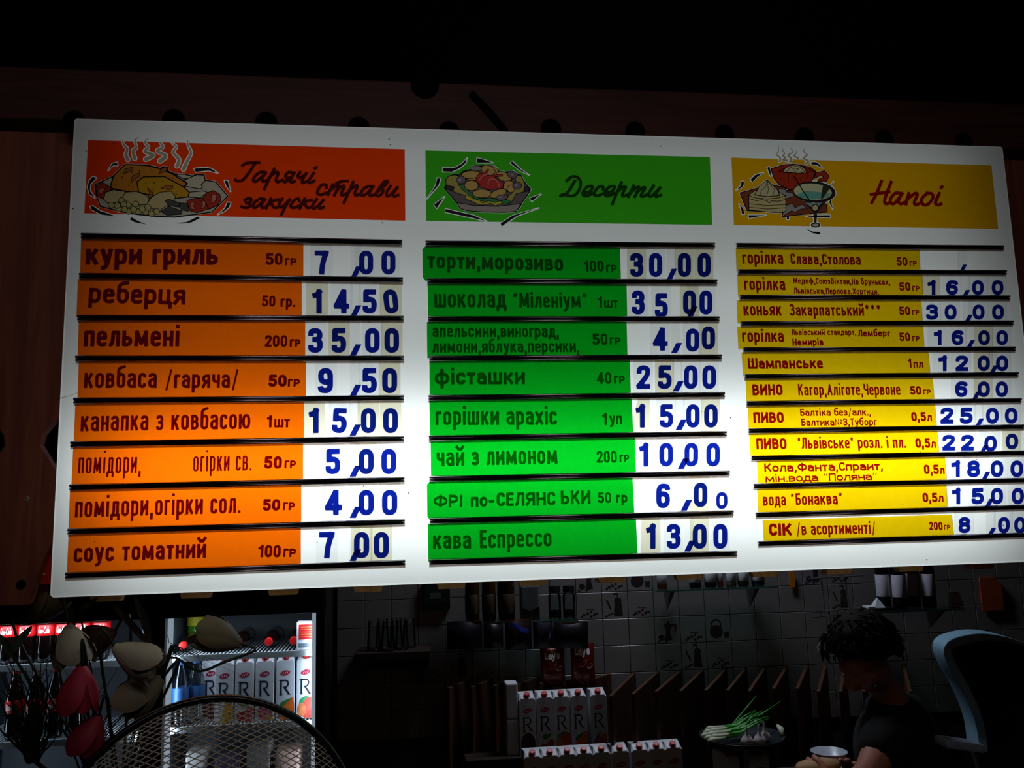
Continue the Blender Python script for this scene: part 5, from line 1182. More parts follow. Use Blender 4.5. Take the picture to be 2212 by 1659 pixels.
# wire rack
rk = thing('wire_rack', 'grey wire rack hanging on the tiles left of the napkins', 'rack', wp(*wpx(1805, 1300, .06), .06), -WA)
WS[0] = True
ST = pmat('grey steel wire', '6a6a6c', .4, .5, .1, 40)
def wl(px, py, n): u, z = wpx(px, py, n); return wp(u, z, n)
for nm, pts, r_ in (('top_bar', [wl(1748, 1250, .05), wl(1868, 1243, .05)], .003), ('upright', [wl(1774, 1246, .045), wl(1782, 1330, .045)], .003), ('upright', [wl(1825, 1243, .045), wl(1836, 1328, .045)], .003),
                    ('basket_rim', [wl(1754, 1322, .09), wl(1866, 1313, .09)], .003), ('basket_rim', [wl(1755, 1334, .09), wl(1866, 1322, .09)], .0025), ('hook_wire', [wl(1784, 1330, .05), wl(1786, 1365, .05), wl(1765, 1400, .06)], .002)):
    MB().tube(pts, r_, 6).build(nm, ST, rk)
for k in range(7):
    x = 1754 + k * 18
    MB().tube([wl(x, 1322 - k * 1.4, .09), wl(x + .5, 1334 - k * 1.9, .09)], .0018, 5).build('basket_wire', ST, rk)
WS[0] = False
o = bevel(MB().box(-.024, .024, -.006, .006, -.006, .006).build('hanging_knife_block', pmat('pale steel', '9098a0', .4, .3)), .002); o.location = wl(1779, 1405, .06); o.rotation_euler = (0, R(4), -WA); tag(o, 'short pale bar hooked below the wire rack', 'bar')

# dark shelf with upturned glasses, left
o_ = WO + WN * .17
a = on_plane(768, 1412, o_, WN); b = on_plane(930, 1406, o_, WN)
ua, ub = (a - WO).dot(WU), (b - WO).dot(WU); zD = (a.z + b.z) / 2
sd_ = thing('dark_shelf', 'dark wooden wall shelf with upturned glasses', 'shelf', wp((ua + ub) / 2, zD - .035, .085), -WA)
bevel(MB().box(-(ub - ua) / 2, (ub - ua) / 2, -.085, .078, 0, .035).build('board', DARKW, sd_), .003)
MB().box((ub - ua) / 2 - .030, (ub - ua) / 2 - .005, -.02, .078, -.075, 0).build('bracket', DARKW, sd_)
GL = glass('tumbler glass', (.86, .88, .88))
for k, (px, dn) in enumerate(((808, .11), (838, .13), (868, .11), (826, .06), (856, .06), (884, .07))):
    q = on_plane(px, 1400, WO + WN * dn, WN)
    MB()
    r = MB().lathe([(.026, 0), (.027, .002), (.021, .105), (.020, .108), (0, .108), ], 18).build('upturned_glass', GL, None, True)
    r.location = (q.x, q.y, zD + .0005); tag(r, 'upturned clear tumbler, %s on the dark shelf' % ('front left', 'front middle', 'front right', 'rear left', 'rear middle', 'rear right')[k], 'glass', 'tumblers on the dark shelf')
# framed card on the wall
u0, z0 = wpx(943, 1288, .01)
fc = thing('framed_card', 'dark framed picture hanging above the dark shelf', 'picture', wp(u0, z0 - .05, .012), -WA)
bevel(MB().box(-.052, .052, -.006, .006, 0, .105).build('frame', BLACKP, fc), .002)
MB().box(-.044, .044, -.0068, -.006, .022, .097).build('picture', pmat('dark green picture', '1c2a24', .3, 0, .3, 30), fc)
MB().box(-.026, .016, -.0074, -.0068, .042, .064).build('pale_print', pmat('grey print', '4a5450', .5), fc)

# dark packets hanging under the left glass shelf
PK = [(965, 1042, 1346, 1402, '0e0e1c', 'first'), (1045, 1088, 1347, 1401, '100c14', 'second'), (1092, 1150, 1342, 1403, '1c0c12', 'third'), (1152, 1196, 1345, 1400, '0c0e20', 'fourth'), (1198, 1273, 1347, 1400, '0a0a14', 'fifth')]
for k, (x0, x1, y0, y1, c, nm) in enumerate(PK):
    n = .16; (ua, za), (ub, zb) = wpx(x0, y0, n), wpx(x1, y1, n)
    r = thing('snack_packet', 'dark snack packet hanging under the left glass shelf, %s from the left' % nm, 'packet', wp((ua + ub) / 2, zb, n - .015), -WA, 'dark packets under the glass shelf')
    w2, h = (ub - ua) / 2, za - zb
    V = []; F = []; nx, nz = 7, 6
    for s in (-1, 1):
        for j in range(nz + 1):
            for i in range(nx + 1):
                a, b = i / nx, j / nz; bul = math.sin(math.pi * a) ** .5 * math.sin(math.pi * b) ** .6 * .018
                V.append(((a * 2 - 1) * w2, s * (bul + .0006) + .003 * math.sin(a * 9 + k), b * h + .004 * math.sin(a * 5 + k * 2) * (j == nz)))
    m_ = (nx + 1) * (nz + 1)
    for j in range(nz):
        for i in range(nx):
            q = j * (nx + 1) + i
            F.append((q, q + 1, q + nx + 2, q + nx + 1)); F.append((m_ + q, m_ + q + nx + 1, m_ + q + nx + 2, m_ + q + 1))
    mesh_obj('packet_body', V, F, pmat('packet foil ' + nm, c, .4, .0, .3, 30), r, True)
    MB().box(-w2, w2, -.002, .002, h - .006, h + .002).build('seal', pmat('packet seal ' + nm, ('3a1c1c', '30302c', '7a2c1c', '1c1c30', '5a3028')[k], .4), r)
    if k == 2: MB().add([(-w2 * .8, -.016, h * .88), (-w2 * .5, -.017, h * .95), (w2 * .8, -.0185, h * .68), (w2 * .75, -.0195, h * .56), (w2 * .2, -.021, h * .62)], [(0, 4, 3, 2, 1)]).build('blue_print', pmat('blue foil print', '2438a0', .3), r)
    if k == 3: MB().add([(w2 * .1, -.0200, h * .25), (w2 * .7, -.0165, h * .35), (w2 * .75, -.0145, h * .75), (w2 * .55, -.019, h * .45)], [(0, 1, 2, 3)]).build('pale_print', pmat('pale foil print', '5a5a70', .3), r)
# chip bags with lettering
LAY = {}
for k, (x0, x1, y0, y1, nm) in enumerate(((1166, 1222, 1402, 1482, 'left one, partly covered'), (1231, 1287, 1390, 1482, 'right one'))):
    n = .13; (ua, za), (ub, zb) = wpx(x0, y0, n), wpx(x1, y1, n)
    r = thing('chip_bag', 'dark red bag of potato chips with white lettering, ' + nm, 'chip bag', wp((ua + ub) / 2, zb, n), -WA, 'chip bags below the packets')
    w2, h = (ub - ua) / 2, za - zb
    def bul(a, b): return max(0, math.sin(math.pi * a)) ** .5 * max(0, math.sin(math.pi * b)) ** .5 * .024
    V = []; F = []; nx, nz = 8, 10
    for s in (-1, 1):
        for j in range(nz + 1):
            for i in range(nx + 1):
                a, b = i / nx, j / nz; V.append(((a * 2 - 1) * w2 * (1 - .04 * math.sin(math.pi * b)), s * (bul(a, b) + .0006), b * h))
    m_ = (nx + 1) * (nz + 1)
    for j in range(nz):
        for i in range(nx):
            q = j * (nx + 1) + i
            F.append((q, q + 1, q + nx + 2, q + nx + 1)); F.append((m_ + q, m_ + q + nx + 1, m_ + q + nx + 2, m_ + q + 1))
    mesh_obj('bag_body', V, F, pmat('dark red chip foil', '6a1a14', .3, .2, .35, 25), r, True)
    def patch(name, pts, mat, d, raw=None):
        v, f = raw if raw else region(lambda X, Y: poly_sdf(X, Y, smooth_path(pts, 3, True)), 0, 1, 0, 1, .02)
        mesh_obj(name, [((a * 2 - 1) * w2 * .96, -(bul(a, b) + .0010 + d), b * h) for a, b in v], f, mat, r)
    patch('sun_print', ell(.42, .86, .20, .10), pmat('yellow sun print', 'c8a41c', .5), 0)
    tv, tf = text_shape("Lay's", .62, .20, .22, .03)
    patch('lettering', None, WHT, .0006, ([(x + .16, y + .74) for x, y in tv], tf))
    patch('chip_print', [(.10, .36), (.30, .32), (.55, .24), (.90, .16), (.80, .10), (.45, .08), (.22, .20)], pmat('chip print', 'b89a50', .5, 0, .2, 60), 0)
    patch('shine_print', [(.62, .48), (.80, .56), (.90, .50), (.74, .42)], pmat('pale pink print', 'b08090', .4), 0)
    patch('meat_print', [(.30, .52), (.5, .60), (.66, .66), (.60, .54), (.42, .46)], pmat('brown print', '8a4030', .5), 0)

# ================================================================== BENCH WITH CARTON ROWS
bench = thing('back_bench', 'dark stepped bench with rows of juice cartons', 'bench', (1.2, 1.45, 0))
bevel(MB().box(-.38, .16, .10, .19, 0, .728).build('rear_step', DARKW, bench), .004)
bevel(MB().box(-.38, .33, -.14, -.035, 0, .585).build('front_step', DARKW, bench), .004)
CG = 'juice cartons on the bench'
ks = ['grape', 'cherry', 'peach', 'orange', 'apple', 'yellow']
for k, px in enumerate((1139, 1177, 1213, 1250, 1293)):
    p = at_y(px, 1520, 1.565); make_carton(ks[k % 6], 'dim white juice carton with red cap in the rear row, %s from the left' % ('first', 'second', 'third', 'fourth', 'fifth')[k], CG, (p.x, 1.565, .728), R(random.uniform(-3, 3)))
for k, px in enumerate((1150, 1188, 1226, 1262, 1300, 1340, 1382, 1419, 1455)):
    p = at_y(px, 1620, 1.36); make_carton(ks[(k + 2) % 6], 'dim white juice carton with red cap in the front row, %s from the left' % ('first', 'second', 'third', 'fourth', 'fifth', 'sixth', 'seventh', 'eighth', 'ninth')[k], CG, (p.x, 1.36, .585), R(random.uniform(-4, 4)))
# two flat white packs stacked at the left of the rear row
for k, (z, lb) in enumerate(((.728, 'lower white pack left of the rear cartons'), (.852, 'upper white pack left of the rear cartons'))):
    p = at_y(1106, 1520, 1.58); o = bevel(MB().box(-.022, .022, 0, .06, 0, .1235).build('white_pack', RW), .006); o.location = (p.x, 1.575, z); tag(o, lb, 'pack')

# ================================================================== BOWL OF ONIONS AND GARLIC
stand = at_y(1604, 1600, 1.02)
tb = thing('side_table', 'small dark table carrying the plate of onions', 'table', (stand.x, 1.10, 0))
bevel(MB().box(-.17, .17, -.14, .14, .60, .63).build('table_top', DARKW, tb), .004)
for sx in (-1, 1):
    for sy in (-1, 1): MB().box(sx * .14 - .015, sx * .14 + .015, sy * .11 - .015, sy * .11 + .015, 0, .60).build('leg', DARKW, tb)
for k, px in enumerate((1578, 1640)):
    p = at_y(px, 1640, 1.06); make_carton(('grape', 'cherry')[k], 'dim white carton under the onion plate, %s one' % ('left', 'right')[k], 'cartons under the onion plate', (p.x, 1.06, .63), R((8, -4)[k]))
pl = at_y(1604, 1598, 1.08); PZ = .63 + CH + .014
bowl = thing('onion_plate', 'dark shallow plate with spring onions and garlic standing on cartons', 'plate', (pl.x, 1.085, PZ))
MB().lathe([(0, 0), (.06, 0), (.10, .010), (.128, .026), (.131, .030), (.127, .030), (.098, .016), (.06, .006), (0, .006)], 36).build('plate_body', pmat('dark stoneware', '20282c', .25, 0, .1, 20), bowl, True)
GREENO = pmat('onion leaf green', '2c8a24', .4, 0, .3, 25); PALEO = pmat('onion white', 'c4ccb0', .5, 0, .15, 40); GAR = pmat('garlic skin', 'c8bcc0', .6, 0, .12, 40)
b0 = Vector((pl.x, 1.085, PZ))
for k in range(9):
    r = thing('spring_onion', 'spring onion with white bulb in the bunch at the left rim of the plate', 'spring onion', b0 + Vector((-.112 + .012 * (k % 3), -.035 + .010 * k, .026 + .007 * (k % 3))), R(random.uniform(-6, 10)), 'bunch of spring onions')
    MB().tube([(-.012, 0, 0), (0, 0, .001), (.02, 0, .003), (.05, 0, .006)], [.004, .010, .007, .005], 8).build('bulb', PALEO, r, True)
    for j in range(2):
        L_ = .16 + random.uniform(0, .03); e = .02 + random.uniform(-.005, .03) + (.045 if (k == 4 and j) or (k == 6 and j) else 0)
        if k in (4, 6) and j: L_ = .26 if k == 4 else .20
        MB().tube([(.045, 0, .006), (.09, .006 * (j - .5), .012), (L_ * .75, .012 * (j - .5), .016 + e * .5), (L_, .02 * (j - .5), .012 + e)], [.0045, .0042, .0035, .0010], 6).build('leaf', GREENO, r, True)
for k, (px, nm) in enumerate(((1613, 'garlic bulb in the middle of the dark plate'), (1640, 'garlic bulb right of the middle one on the dark plate'), (1660, 'garlic bulb near the right rim of the dark plate'))):
    p = at_y(px, 1590, 1.02)
    r = thing('garlic_bulb', nm, 'garlic', (p.x, 1.02 + (.0, .0, .03)[k], PZ + .012), 0, 'garlic on the plate')
    V = MB(); prof = [(0, 0), (.010, .001), (.019, .010), (.020, .016), (.014, .026), (.006, .034), (.003, .048), (.0022, .062), (0, .063)]
    V.lathe(prof, 20); V.v = [(x * (1 + .08 * math.cos(6 * math.atan2(y, x))), y * (1 + .08 * math.cos(6 * math.atan2(y, x))), z) for x, y, z in V.v]
    V.build('bulb', GAR, r, True)
p = at_y(1682, 1583, 1.085)
o = MB().tube([(0, -.02, 0), (.006, 0, .012), (.004, .02, .02)], [.006, .010, .004], 8).build('onion_piece', PALEO, None, True); o.location = (p.x - .004, 1.07, PZ + .030); tag(o, 'pale piece of onion on the right rim of the plate', 'onion')

# ================================================================== FAN WITH MESH GUARD
fpt = at_y(462, 1700, -.30); fdir = (EYE - fpt).normalized()
_A, _B, _C = (on_plane(px, py, fpt, fdir) for px, py in ((186, 1659), (452, 1510), (738, 1659)))
_u = (_B - _A).normalized(); _w = (_C - _A); _n = _u.cross(_w).normalized(); _v = _n.cross(_u)
_bx = (_B - _A).dot(_u); _cx, _cy = _w.dot(_u), _w.dot(_v)
_h = ((_cx - _bx / 2) ** 2 + _cy ** 2 - (_bx / 2) ** 2) / (2 * _cy)
fc_ = _A + _u * (_bx / 2) + _v * _h
RR = (fc_ - _A).length
fan = thing('desk_fan', 'desk fan with domed diamond wire mesh guard and black rim on the counter', 'fan', (fc_.x, fc_.y + .10, .80))
WS[0] = True
fx = Vector((0, 0, 1)).cross(fdir).normalized(); fy = fdir.cross(fx)         # right (as the fan sees), up
if fx.dot(CR) < 0: fx = -fx
if fy.dot(CU) < 0: fy = -fy
ring = [fc_ + fx * RR * math.cos(t * math.pi / 48) + fy * RR * math.sin(t * math.pi / 48) for t in range(97)]
def torus(ring_, r_, n=8):
    m = MB(); pts = [Vector(p) for p in ring_[:-1]]; N = len(pts); v = []; f = []
    for i, p in enumerate(pts):
        t = (pts[(i + 1) % N] - pts[i - 1]).normalized(); a = fdir; b = t.cross(a)
        v += [p + a * r_ * 1.5 * math.cos(2 * math.pi * k / n) + b * r_ * math.sin(2 * math.pi * k / n) for k in range(n)]
    for i in range(N):
        for k in range(n): f.append((i * n + k, i * n + (k + 1) % n, ((i + 1) % N) * n + (k + 1) % n, ((i + 1) % N) * n + k))
    return m.add(v, f)
torus(ring, .0056).build('guard_rim', pmat('black rim plastic', '08080a', .3, 0, .2, 20), fan, True)
RS = RR * 1.12; PHI = math.asin(RR * .985 / RS); SM = RS * PHI
mesh = MB(); base_c = math.cos(PHI) * RS
def dome(x, y):
    s = math.hypot(x, y); t = s / RS; r_ = RS * math.sin(t); c = RS * math.cos(t) - base_c
    k = r_ / s if s > 1e-9 else 1.0
    return fc_ + fx * x * k + fy * y * k + fdir * c * .75
th = R(28.5); sp = .0094
for sg_ in (-1, 1):
    d = (math.cos(th), sg_ * math.sin(th)); n = (-d[1], d[0])
    k = -int(SM / sp)
    while k * sp < SM:
        o_ = (k + .5) * sp
        if abs(o_) < SM:
            L_ = math.sqrt(SM * SM - o_ * o_); N = max(3, int(L_ / .012))
            pts = [dome(n[0] * o_ + d[0] * L_ * (2 * i / N - 1), n[1] * o_ + d[1] * L_ * (2 * i / N - 1)) for i in range(N + 1)]
            pts = [p + fdir * (.0004 * sg_) for p in pts]
            if max(p.z for p in pts) > 1.17: mesh.tube(pts, .00082, 4, False)
        k += 1
gm = mesh.build('mesh_guard', pmat('greyish wire', 'd0c6b2', .4, 0, .1, 60), fan); gm['kind'] = 'stuff'
BLADE = film('smoky fan blade', (.42, .42, .48), 2, .10)
hubc = fc_ - fdir * .05
for k in range(3):
    a0 = R(62 + 120 * k); bl = MB(); nseg = 10; prof = []
    V = []
    for i in range(nseg + 1):
        t = i / nseg; r_ = .035 + t * (RR * .80 - .035); w_ = .020 + .055 * math.sin(math.pi * min(1, t * 1.05)) ** .7
        for s in (-1, 1):
            a = a0 + s * w_ / max(r_, .05); V.append(hubc + (fx * math.cos(a) + fy * math.sin(a)) * r_ + fdir * (.018 * s * (1 - .4 * t)))
    bl.add(V, [(2 * i, 2 * i + 1, 2 * i + 3, 2 * i + 2) for i in range(nseg)])
    bl.build('blade', BLADE, fan, True)
MB().tube([hubc - fdir * .09, hubc - fdir * .088, hubc + fdir * .02, hubc + fdir * .028], [.05, .058, .04, .02], 20).build('motor_hub', BLACKP, fan, True)
bz = Vector((fc_.x, fc_.y + .12, .80))
MB().tube([bz, bz + Vector((0, 0, .15)), hubc - fdir * .07], .014, 10).build('stem', BLACKP, fan)
MB().lathe([(.0, 0), (.11, 0), (.11, .012), (.03, .03), (0, .03)], 28, bz).build('base', BLACKP, fan)
for k in range(8):
    a = R(22.5 + 45 * k); e = fc_ + (fx * math.cos(a) + fy * math.sin(a)) * RR
    if e.z < 1.15: MB().tube([e, e - fdir * .06 - (fx * math.cos(a) + fy * math.sin(a)) * .04, hubc - fdir * .08 + (fx * math.cos(a) + fy * math.sin(a)) * .045], .0022, 6).build('rear_wire', BLACKP, fan)
WS[0] = False

# ================================================================== TULIPS AND GRASSES IN A VASE
vx, vy = .06, .20
vase = MB().lathe([(0, 0), (.05, 0), (.062, .03), (.066, .10), (.050, .19), (.040, .225), (.048, .245), (.044, .245), (.036, .225), (.046, .19), (.060, .10), (.055, .03), (0, .02)], 28).build('flower_vase', pmat('dark glazed vase', '1c2018', .25, 0, .2, 15), None, True)
vase.location = (vx, vy, .80); tag(vase, 'dark vase holding the artificial tulips on the counter', 'vase')
VM = Vector((vx, vy, 1.03))
def petal_mesh(L_, w_, curl, open_):
    nx, nz = 6, 8; V = []; F = []
    for j in range(nz + 1):
        t = j / nz; wd = w_ * (math.sin(math.pi * (.12 + t * .62)) ** .8)
        if t > .62: wd *= max(.06, 1 - ((t - .62) / .38) ** 2.2) ** .5
        rad = L_ * (.08 + open_ * math.sin(math.pi * .62 * t) ** .9)
        z = L_ * t
        for i in range(nx + 1):
            s = i / nx * 2 - 1; a = s * wd / max(rad, .010)
            a = max(-1.15, min(1.15, a)); V.append((rad * math.cos(a) + curl * L_ * max(0, t - .7), rad * math.sin(a) * 1.05, z))
    for j in range(nz):
        for i in range(nx): F.append((j * (nx + 1) + i, j * (nx + 1) + i + 1, (j + 1) * (nx + 1) + i + 1, (j + 1) * (nx + 1) + i))
    return V, F
STEM = pmat('dark green stem', '1c2c14', .5, 0, .2, 30)
def petal_mat(c): return pmat('tulip petal ' + c, c, .6, 0, .18, 18, stretch=(1, 1, .3))
def tulip(label, px0, py0, px1, py1, y, col, open_=.32, via=None, dy=0.0, curl=0.0):
    """flower from its base at (px0,py0) to its tip at (px1,py1), at depth y"""
    a = at_y(px0, py0, y); b = at_y(px1, py1, y + dy); ax = (b - a); L_ = ax.length; ax.normalize()
    r = thing('artificial_tulip', label, 'tulip', (vx, vy, .83), 0, 'artificial tulips in the vase')
    WS[0] = True
    q = ax.to_track_quat('Z', 'Y').to_matrix().to_4x4()
    for k in range(6):
        inner = k % 2
        V, F = petal_mesh(L_ * (1.0 if not inner else .95), L_ * .36, curl, open_ * (1.0 if not inner else .86))
        M_ = Matrix.Translation(a) @ q @ Matrix.Rotation(math.pi * 2 * k / 6 + .35, 4, 'Z')
        mesh_obj('petal', [M_ @ Vector(v) for v in V], F, petal_mat(col), r, True)
    MB().tube([a + ax * L_ * .05, a + ax * L_ * .45], [.004, .002], 6).build('pistil', pmat('yellow pistil', '9a8420', .6), r)
    mid = [Vector(v) for v in (via or [])]
    foot = VM + Vector((random.uniform(-.025, .025), random.uniform(-.02, .02), 0))
    pts = [foot - Vector((0, 0, .20)), foot] + mid + [a - ax * .03, a + ax * .004]
    pts = [Vector(p) for p in smooth_path([tuple(p) for p in pts], 5)]
    MB().tube(pts, .0028, 6).build('stem', STEM, r, True)
    WS[0] = False
    return r
W1, W2_, W3 = 'a89c88', '8c806a', '7a6c54'  # white petals; the later two carry shade in their colour
tulip('open white tulip with yellow centre, upper left of the bouquet', 148, 1350, 165, 1440, .10, W1, .40, dy=-.01)
tulip('dark red tulip behind the open white one', 250, 1365, 178, 1395, .20, '5a1418', .42)
tulip('white tulip lying sideways in the middle of the bouquet', 246, 1398, 342, 1446, .08, W1, .30)
tulip('dim white tulip below the sideways one, next to the fan rim', 352, 1465, 262, 1530, .12, W2_, .34)
tulip('dim white tulip reaching right in front of the second fridge', 520, 1392, 428, 1358, .16, W3, .34, via=[at_y(345, 1440, .15), at_y(430, 1450, .15), at_y(485, 1430, .15)])
tulip('large pinkish red tulip hanging at the lower left', 178, 1438, 166, 1540, .06, 'b42440', .36)
tulip('lower red tulip beside the fan rim', 215, 1545, 172, 1628, .07, '9c1c34', .36)
tulip('dim olive tulip under the valance board at the far left', 60, 1345, 130, 1275, .24, '6a5c3c', .34)
GLEAF = pmat('striped grass leaf', '3c4c34', .5, 0, .5, 60, stretch=(1, 1, .1)); DLEAF = pmat('dark leaf blade', '2a2018', .55, 0, .3, 40)
def leaf(label, pts, w_, mat, group='leaves in the vase'):
    """leaf blade along photo points (px, py, y)"""
    P_ = [at_y(*p) for p in pts]
    r = thing('leaf_blade', label, 'leaf', (vx, vy, 1.0), 0, group); WS[0] = True
    C_ = [Vector(p) for p in smooth_path([tuple(p) for p in P_], 5)]; N = len(C_); V = []
    for i, p in enumerate(C_):
        t = (C_[min(i + 1, N - 1)] - C_[max(i - 1, 0)]).normalized(); s = t.cross(CF).normalized(); ww = w_ * math.sin(math.pi * min(1, .10 + .90 * i / (N - 1))) ** .7 * .5
        V += [p - s * ww, p + CF * ww * .35, p + s * ww]
    F = []
    for i in range(N - 1): F += [(3 * i, 3 * i + 1, 3 * i + 4, 3 * i + 3), (3 * i + 1, 3 * i + 2, 3 * i + 5, 3 * i + 4)]
    mesh_obj('blade', V, F, mat, r, True)
    foot = VM + Vector((random.uniform(-.02, .02), random.uniform(-.02, .02), -.1))
    MB().tube([foot, VM + (C_[0] - VM) * .5 + Vector((0, .02, 0)), C_[0]], .0016, 5).build('stalk', STEM, r)
    WS[0] = False
for k, (lb, pts, w_, mt) in enumerate((
    ('brown leaf blade rising to the bottom edge of the menu board', [(325, 1392, .12), (312, 1340, .12), (290, 1285, .12)], .016, DLEAF),
    ('brown leaf blade left of the one touching the menu board', [(318, 1390, .11), (285, 1350, .11), (243, 1305, .11)], .014, DLEAF),
    ('striped green leaf leaning right at the far left', [(25, 1410, .08), (45, 1380, .08), (70, 1352, .08)], .014, GLEAF),
    ('striped green leaf leaning left at the far left', [(28, 1420, .07), (12, 1392, .07), (-6, 1368, .07)], .014, GLEAF),
    ('dark leaf beside the open white tulip', [(182, 1440, .09), (192, 1400, .09), (203, 1360, .09)], .010, DLEAF),
    ('small leaf above the open white tulip', [(160, 1352, .12), (155, 1325, .12), (150, 1308, .12)], .012, GLEAF),
    ('dark leaf under the first valance stub', [(172, 1322, .12), (190, 1305, .12), (212, 1292, .12)], .010, DLEAF))):
    leaf(lb, pts, w_, mt)
# grass spray of thin dark blades at the lower left, and fine filaments on the right
def spray(label, name, root, tips, w_, mat, bend):
    r = thing(name, label, 'grass', (vx, vy, 1.0), 0); WS[0] = True
    for (px, py, y) in tips:
        a = at_y(root[0] + random.uniform(-14, 14), root[1] + random.uniform(-10, 10), root[2]); b = at_y(px, py, y); m_ = (a + b) / 2 + Vector((random.uniform(-bend, bend), random.uniform(-.01, .01), random.uniform(0, bend)))
        pts = [Vector(p) for p in smooth_path([tuple(a), tuple(m_), tuple(b)], 5)]
        MB().tube(pts, [w_ * (1 - .8 * i / (len(pts) - 1)) for i in range(len(pts))], 5).build('blade', mat, r)
    foot = at_y(root[0], root[1], root[2])
    MB().tube([VM - Vector((0, 0, .1)), VM + (foot - VM) * .6, foot], .004, 6).build('stalk', STEM, r); WS[0] = False
random.seed(21)
spray('spray of dark grass blades at the lower left of the bouquet', 'grass_spray', (70, 1640, .10), [(random.uniform(-20, 130), random.uniform(1420, 1600), random.uniform(.06, .12)) for _ in range(60)], .0024, pmat('dark grass', '141a10', .6), .02)
spray('spray of thin dark grass between the red tulips and the fan', 'grass_spray', (190, 1650, .11), [(random.uniform(110, 330), random.uniform(1440, 1600), random.uniform(.08, .14)) for _ in range(22)], .0016, pmat('dark grass', '141a10', .6), .02)
spray('tangle of fine dark filaments in front of the juice cartons', 'filament_spray', (372, 1395, .13), [(390, 1500, .12), (430, 1480, .13), (455, 1455, .13), (480, 1500, .12), (498, 1470, .13), (520, 1458, .13), (440, 1440, .13), (510, 1440, .13), (362, 1380, .12), (415, 1420, .13)], .0007, pmat('black filament', '0a0a0a', .6), .012)

# ================================================================== PERSON, CHAIR, FOOD
PY = .80
def Q(px, py, y=PY): return at_y(px, py, y)
def skin_obj(name, verts, edges, root, mat, parent, sub=2):
    me = bpy.data.meshes.new(name); me.from_pydata([tuple(v[0]) for v in verts], edges, []); me.update()
    o = bpy.data.objects.new(name, me); COL.objects.link(o)
    sk = o.modifiers.new('skin', 'SKIN'); sk.use_smooth_shade = True; sk.branch_smoothing = .6
    for i, v in enumerate(verts):
        r_ = v[1] if isinstance(v[1], tuple) else (v[1], v[1])
        me.skin_vertices[0].data[i].radius = r_; me.skin_vertices[0].data[i].use_root = (i == root)
    ss = o.modifiers.new('sub', 'SUBSURF'); ss.levels = sub; ss.render_levels = sub
    dg = bpy.context.evaluated_depsgraph_get(); ev = o.evaluated_get(dg); m2 = bpy.data.meshes.new_from_object(ev)
    bpy.data.objects.remove(o)
    m2.materials.clear(); m2.materials.append(mat); m2.polygons.foreach_set('use_smooth', [True] * len(m2.polygons))
    q = bpy.data.objects.new(name, m2); return link(q, parent)
SKIN = pmat('skin', 'b0705c', .55, 0, .08, 30); SHIRT = pmat('black knit top', '0a090a', .9, 0, .2, 60); HAIR = pmat('dark brown hair', '1a140c', .75, 0, .35, 45, stretch=(1, 1, .2), spec=.1)
pel = Q(1985, 1930, .84)
per = thing('person', 'dark-haired person in a black top bending over food at the right', 'person', (pel.x, pel.y, 0))
WS[0] = True
# joints: pelvis, spine, neck, head, arms, legs (facing left, head bowed)
J = {'pel': (pel, .125), 'abd': (Q(1985, 1820, .84), .12), 'che': (Q(1968, 1690, .83), .135), 'sho': (Q(1945, 1580, .82), .080), 'nb': (Q(1925, 1515, .81), .058), 'nk': (Q(1905, 1482, .80), .052),
     'h0': (Q(1888, 1452, PY), .066), 'h1': (Q(1868, 1425, PY), (.076, .088)), 'h2': (Q(1858, 1392, PY), (.070, .082)), 'h3': (Q(1856, 1365, PY), .045),
     'jaw': (Q(1845, 1470, PY), .036), 'chin': (Q(1828, 1488, PY), .020), 'nose': (Q(1816, 1452, PY), .011), 'brow': (Q(1828, 1432, PY), .030),
     'earl': (Q(1884, 1468, .715), .016), 'earl2': (Q(1889, 1455, .708), .009), 'earr': (Q(1884, 1468, .885), .016),
     'sl': (Q(1915, 1585, .66), .050), 'el': (Q(1872, 1690, .60), .043), 'wl': (Q(1800, 1700, .66), .029), 'pl': (Q(1778, 1680, .68), (.016, .034)),
     'sr': (Q(1950, 1580, .98), .050), 'er': (Q(1900, 1690, .98), .043), 'wr': (Q(1835, 1672, .90), .029), 'pr': (Q(1822, 1655, .86), (.016, .034)),
     'hl': (pel + Vector((-.04, -.10, -.03)), .095), 'kl': (pel + Vector((-.40, -.12, .0)), .065), 'al': (pel + Vector((-.36, -.12, -.42)), .042), 'tl': (pel + Vector((-.50, -.12, -.46)), .035),
     'hr': (pel + Vector((-.04, .10, -.03)), .095), 'kr': (pel + Vector((-.40, .12, .0)), .065), 'ar': (pel + Vector((-.36, .12, -.42)), .042), 'tr': (pel + Vector((-.50, .12, -.46)), .035)}
E_ = ['pel abd', 'abd che', 'che sho', 'sho nb', 'nb nk', 'nk h0', 'h0 h1', 'h1 h2', 'h2 h3', 'h0 jaw', 'jaw chin', 'h1 brow', 'brow nose', 'h0 earl', 'earl earl2', 'h0 earr', 'sho sl', 'sl el', 'el wl', 'wl pl', 'sho sr', 'sr er', 'er wr', 'wr pr', 'pel hl', 'hl kl', 'kl al', 'al tl', 'pel hr', 'hr kr', 'kr ar', 'ar tr']
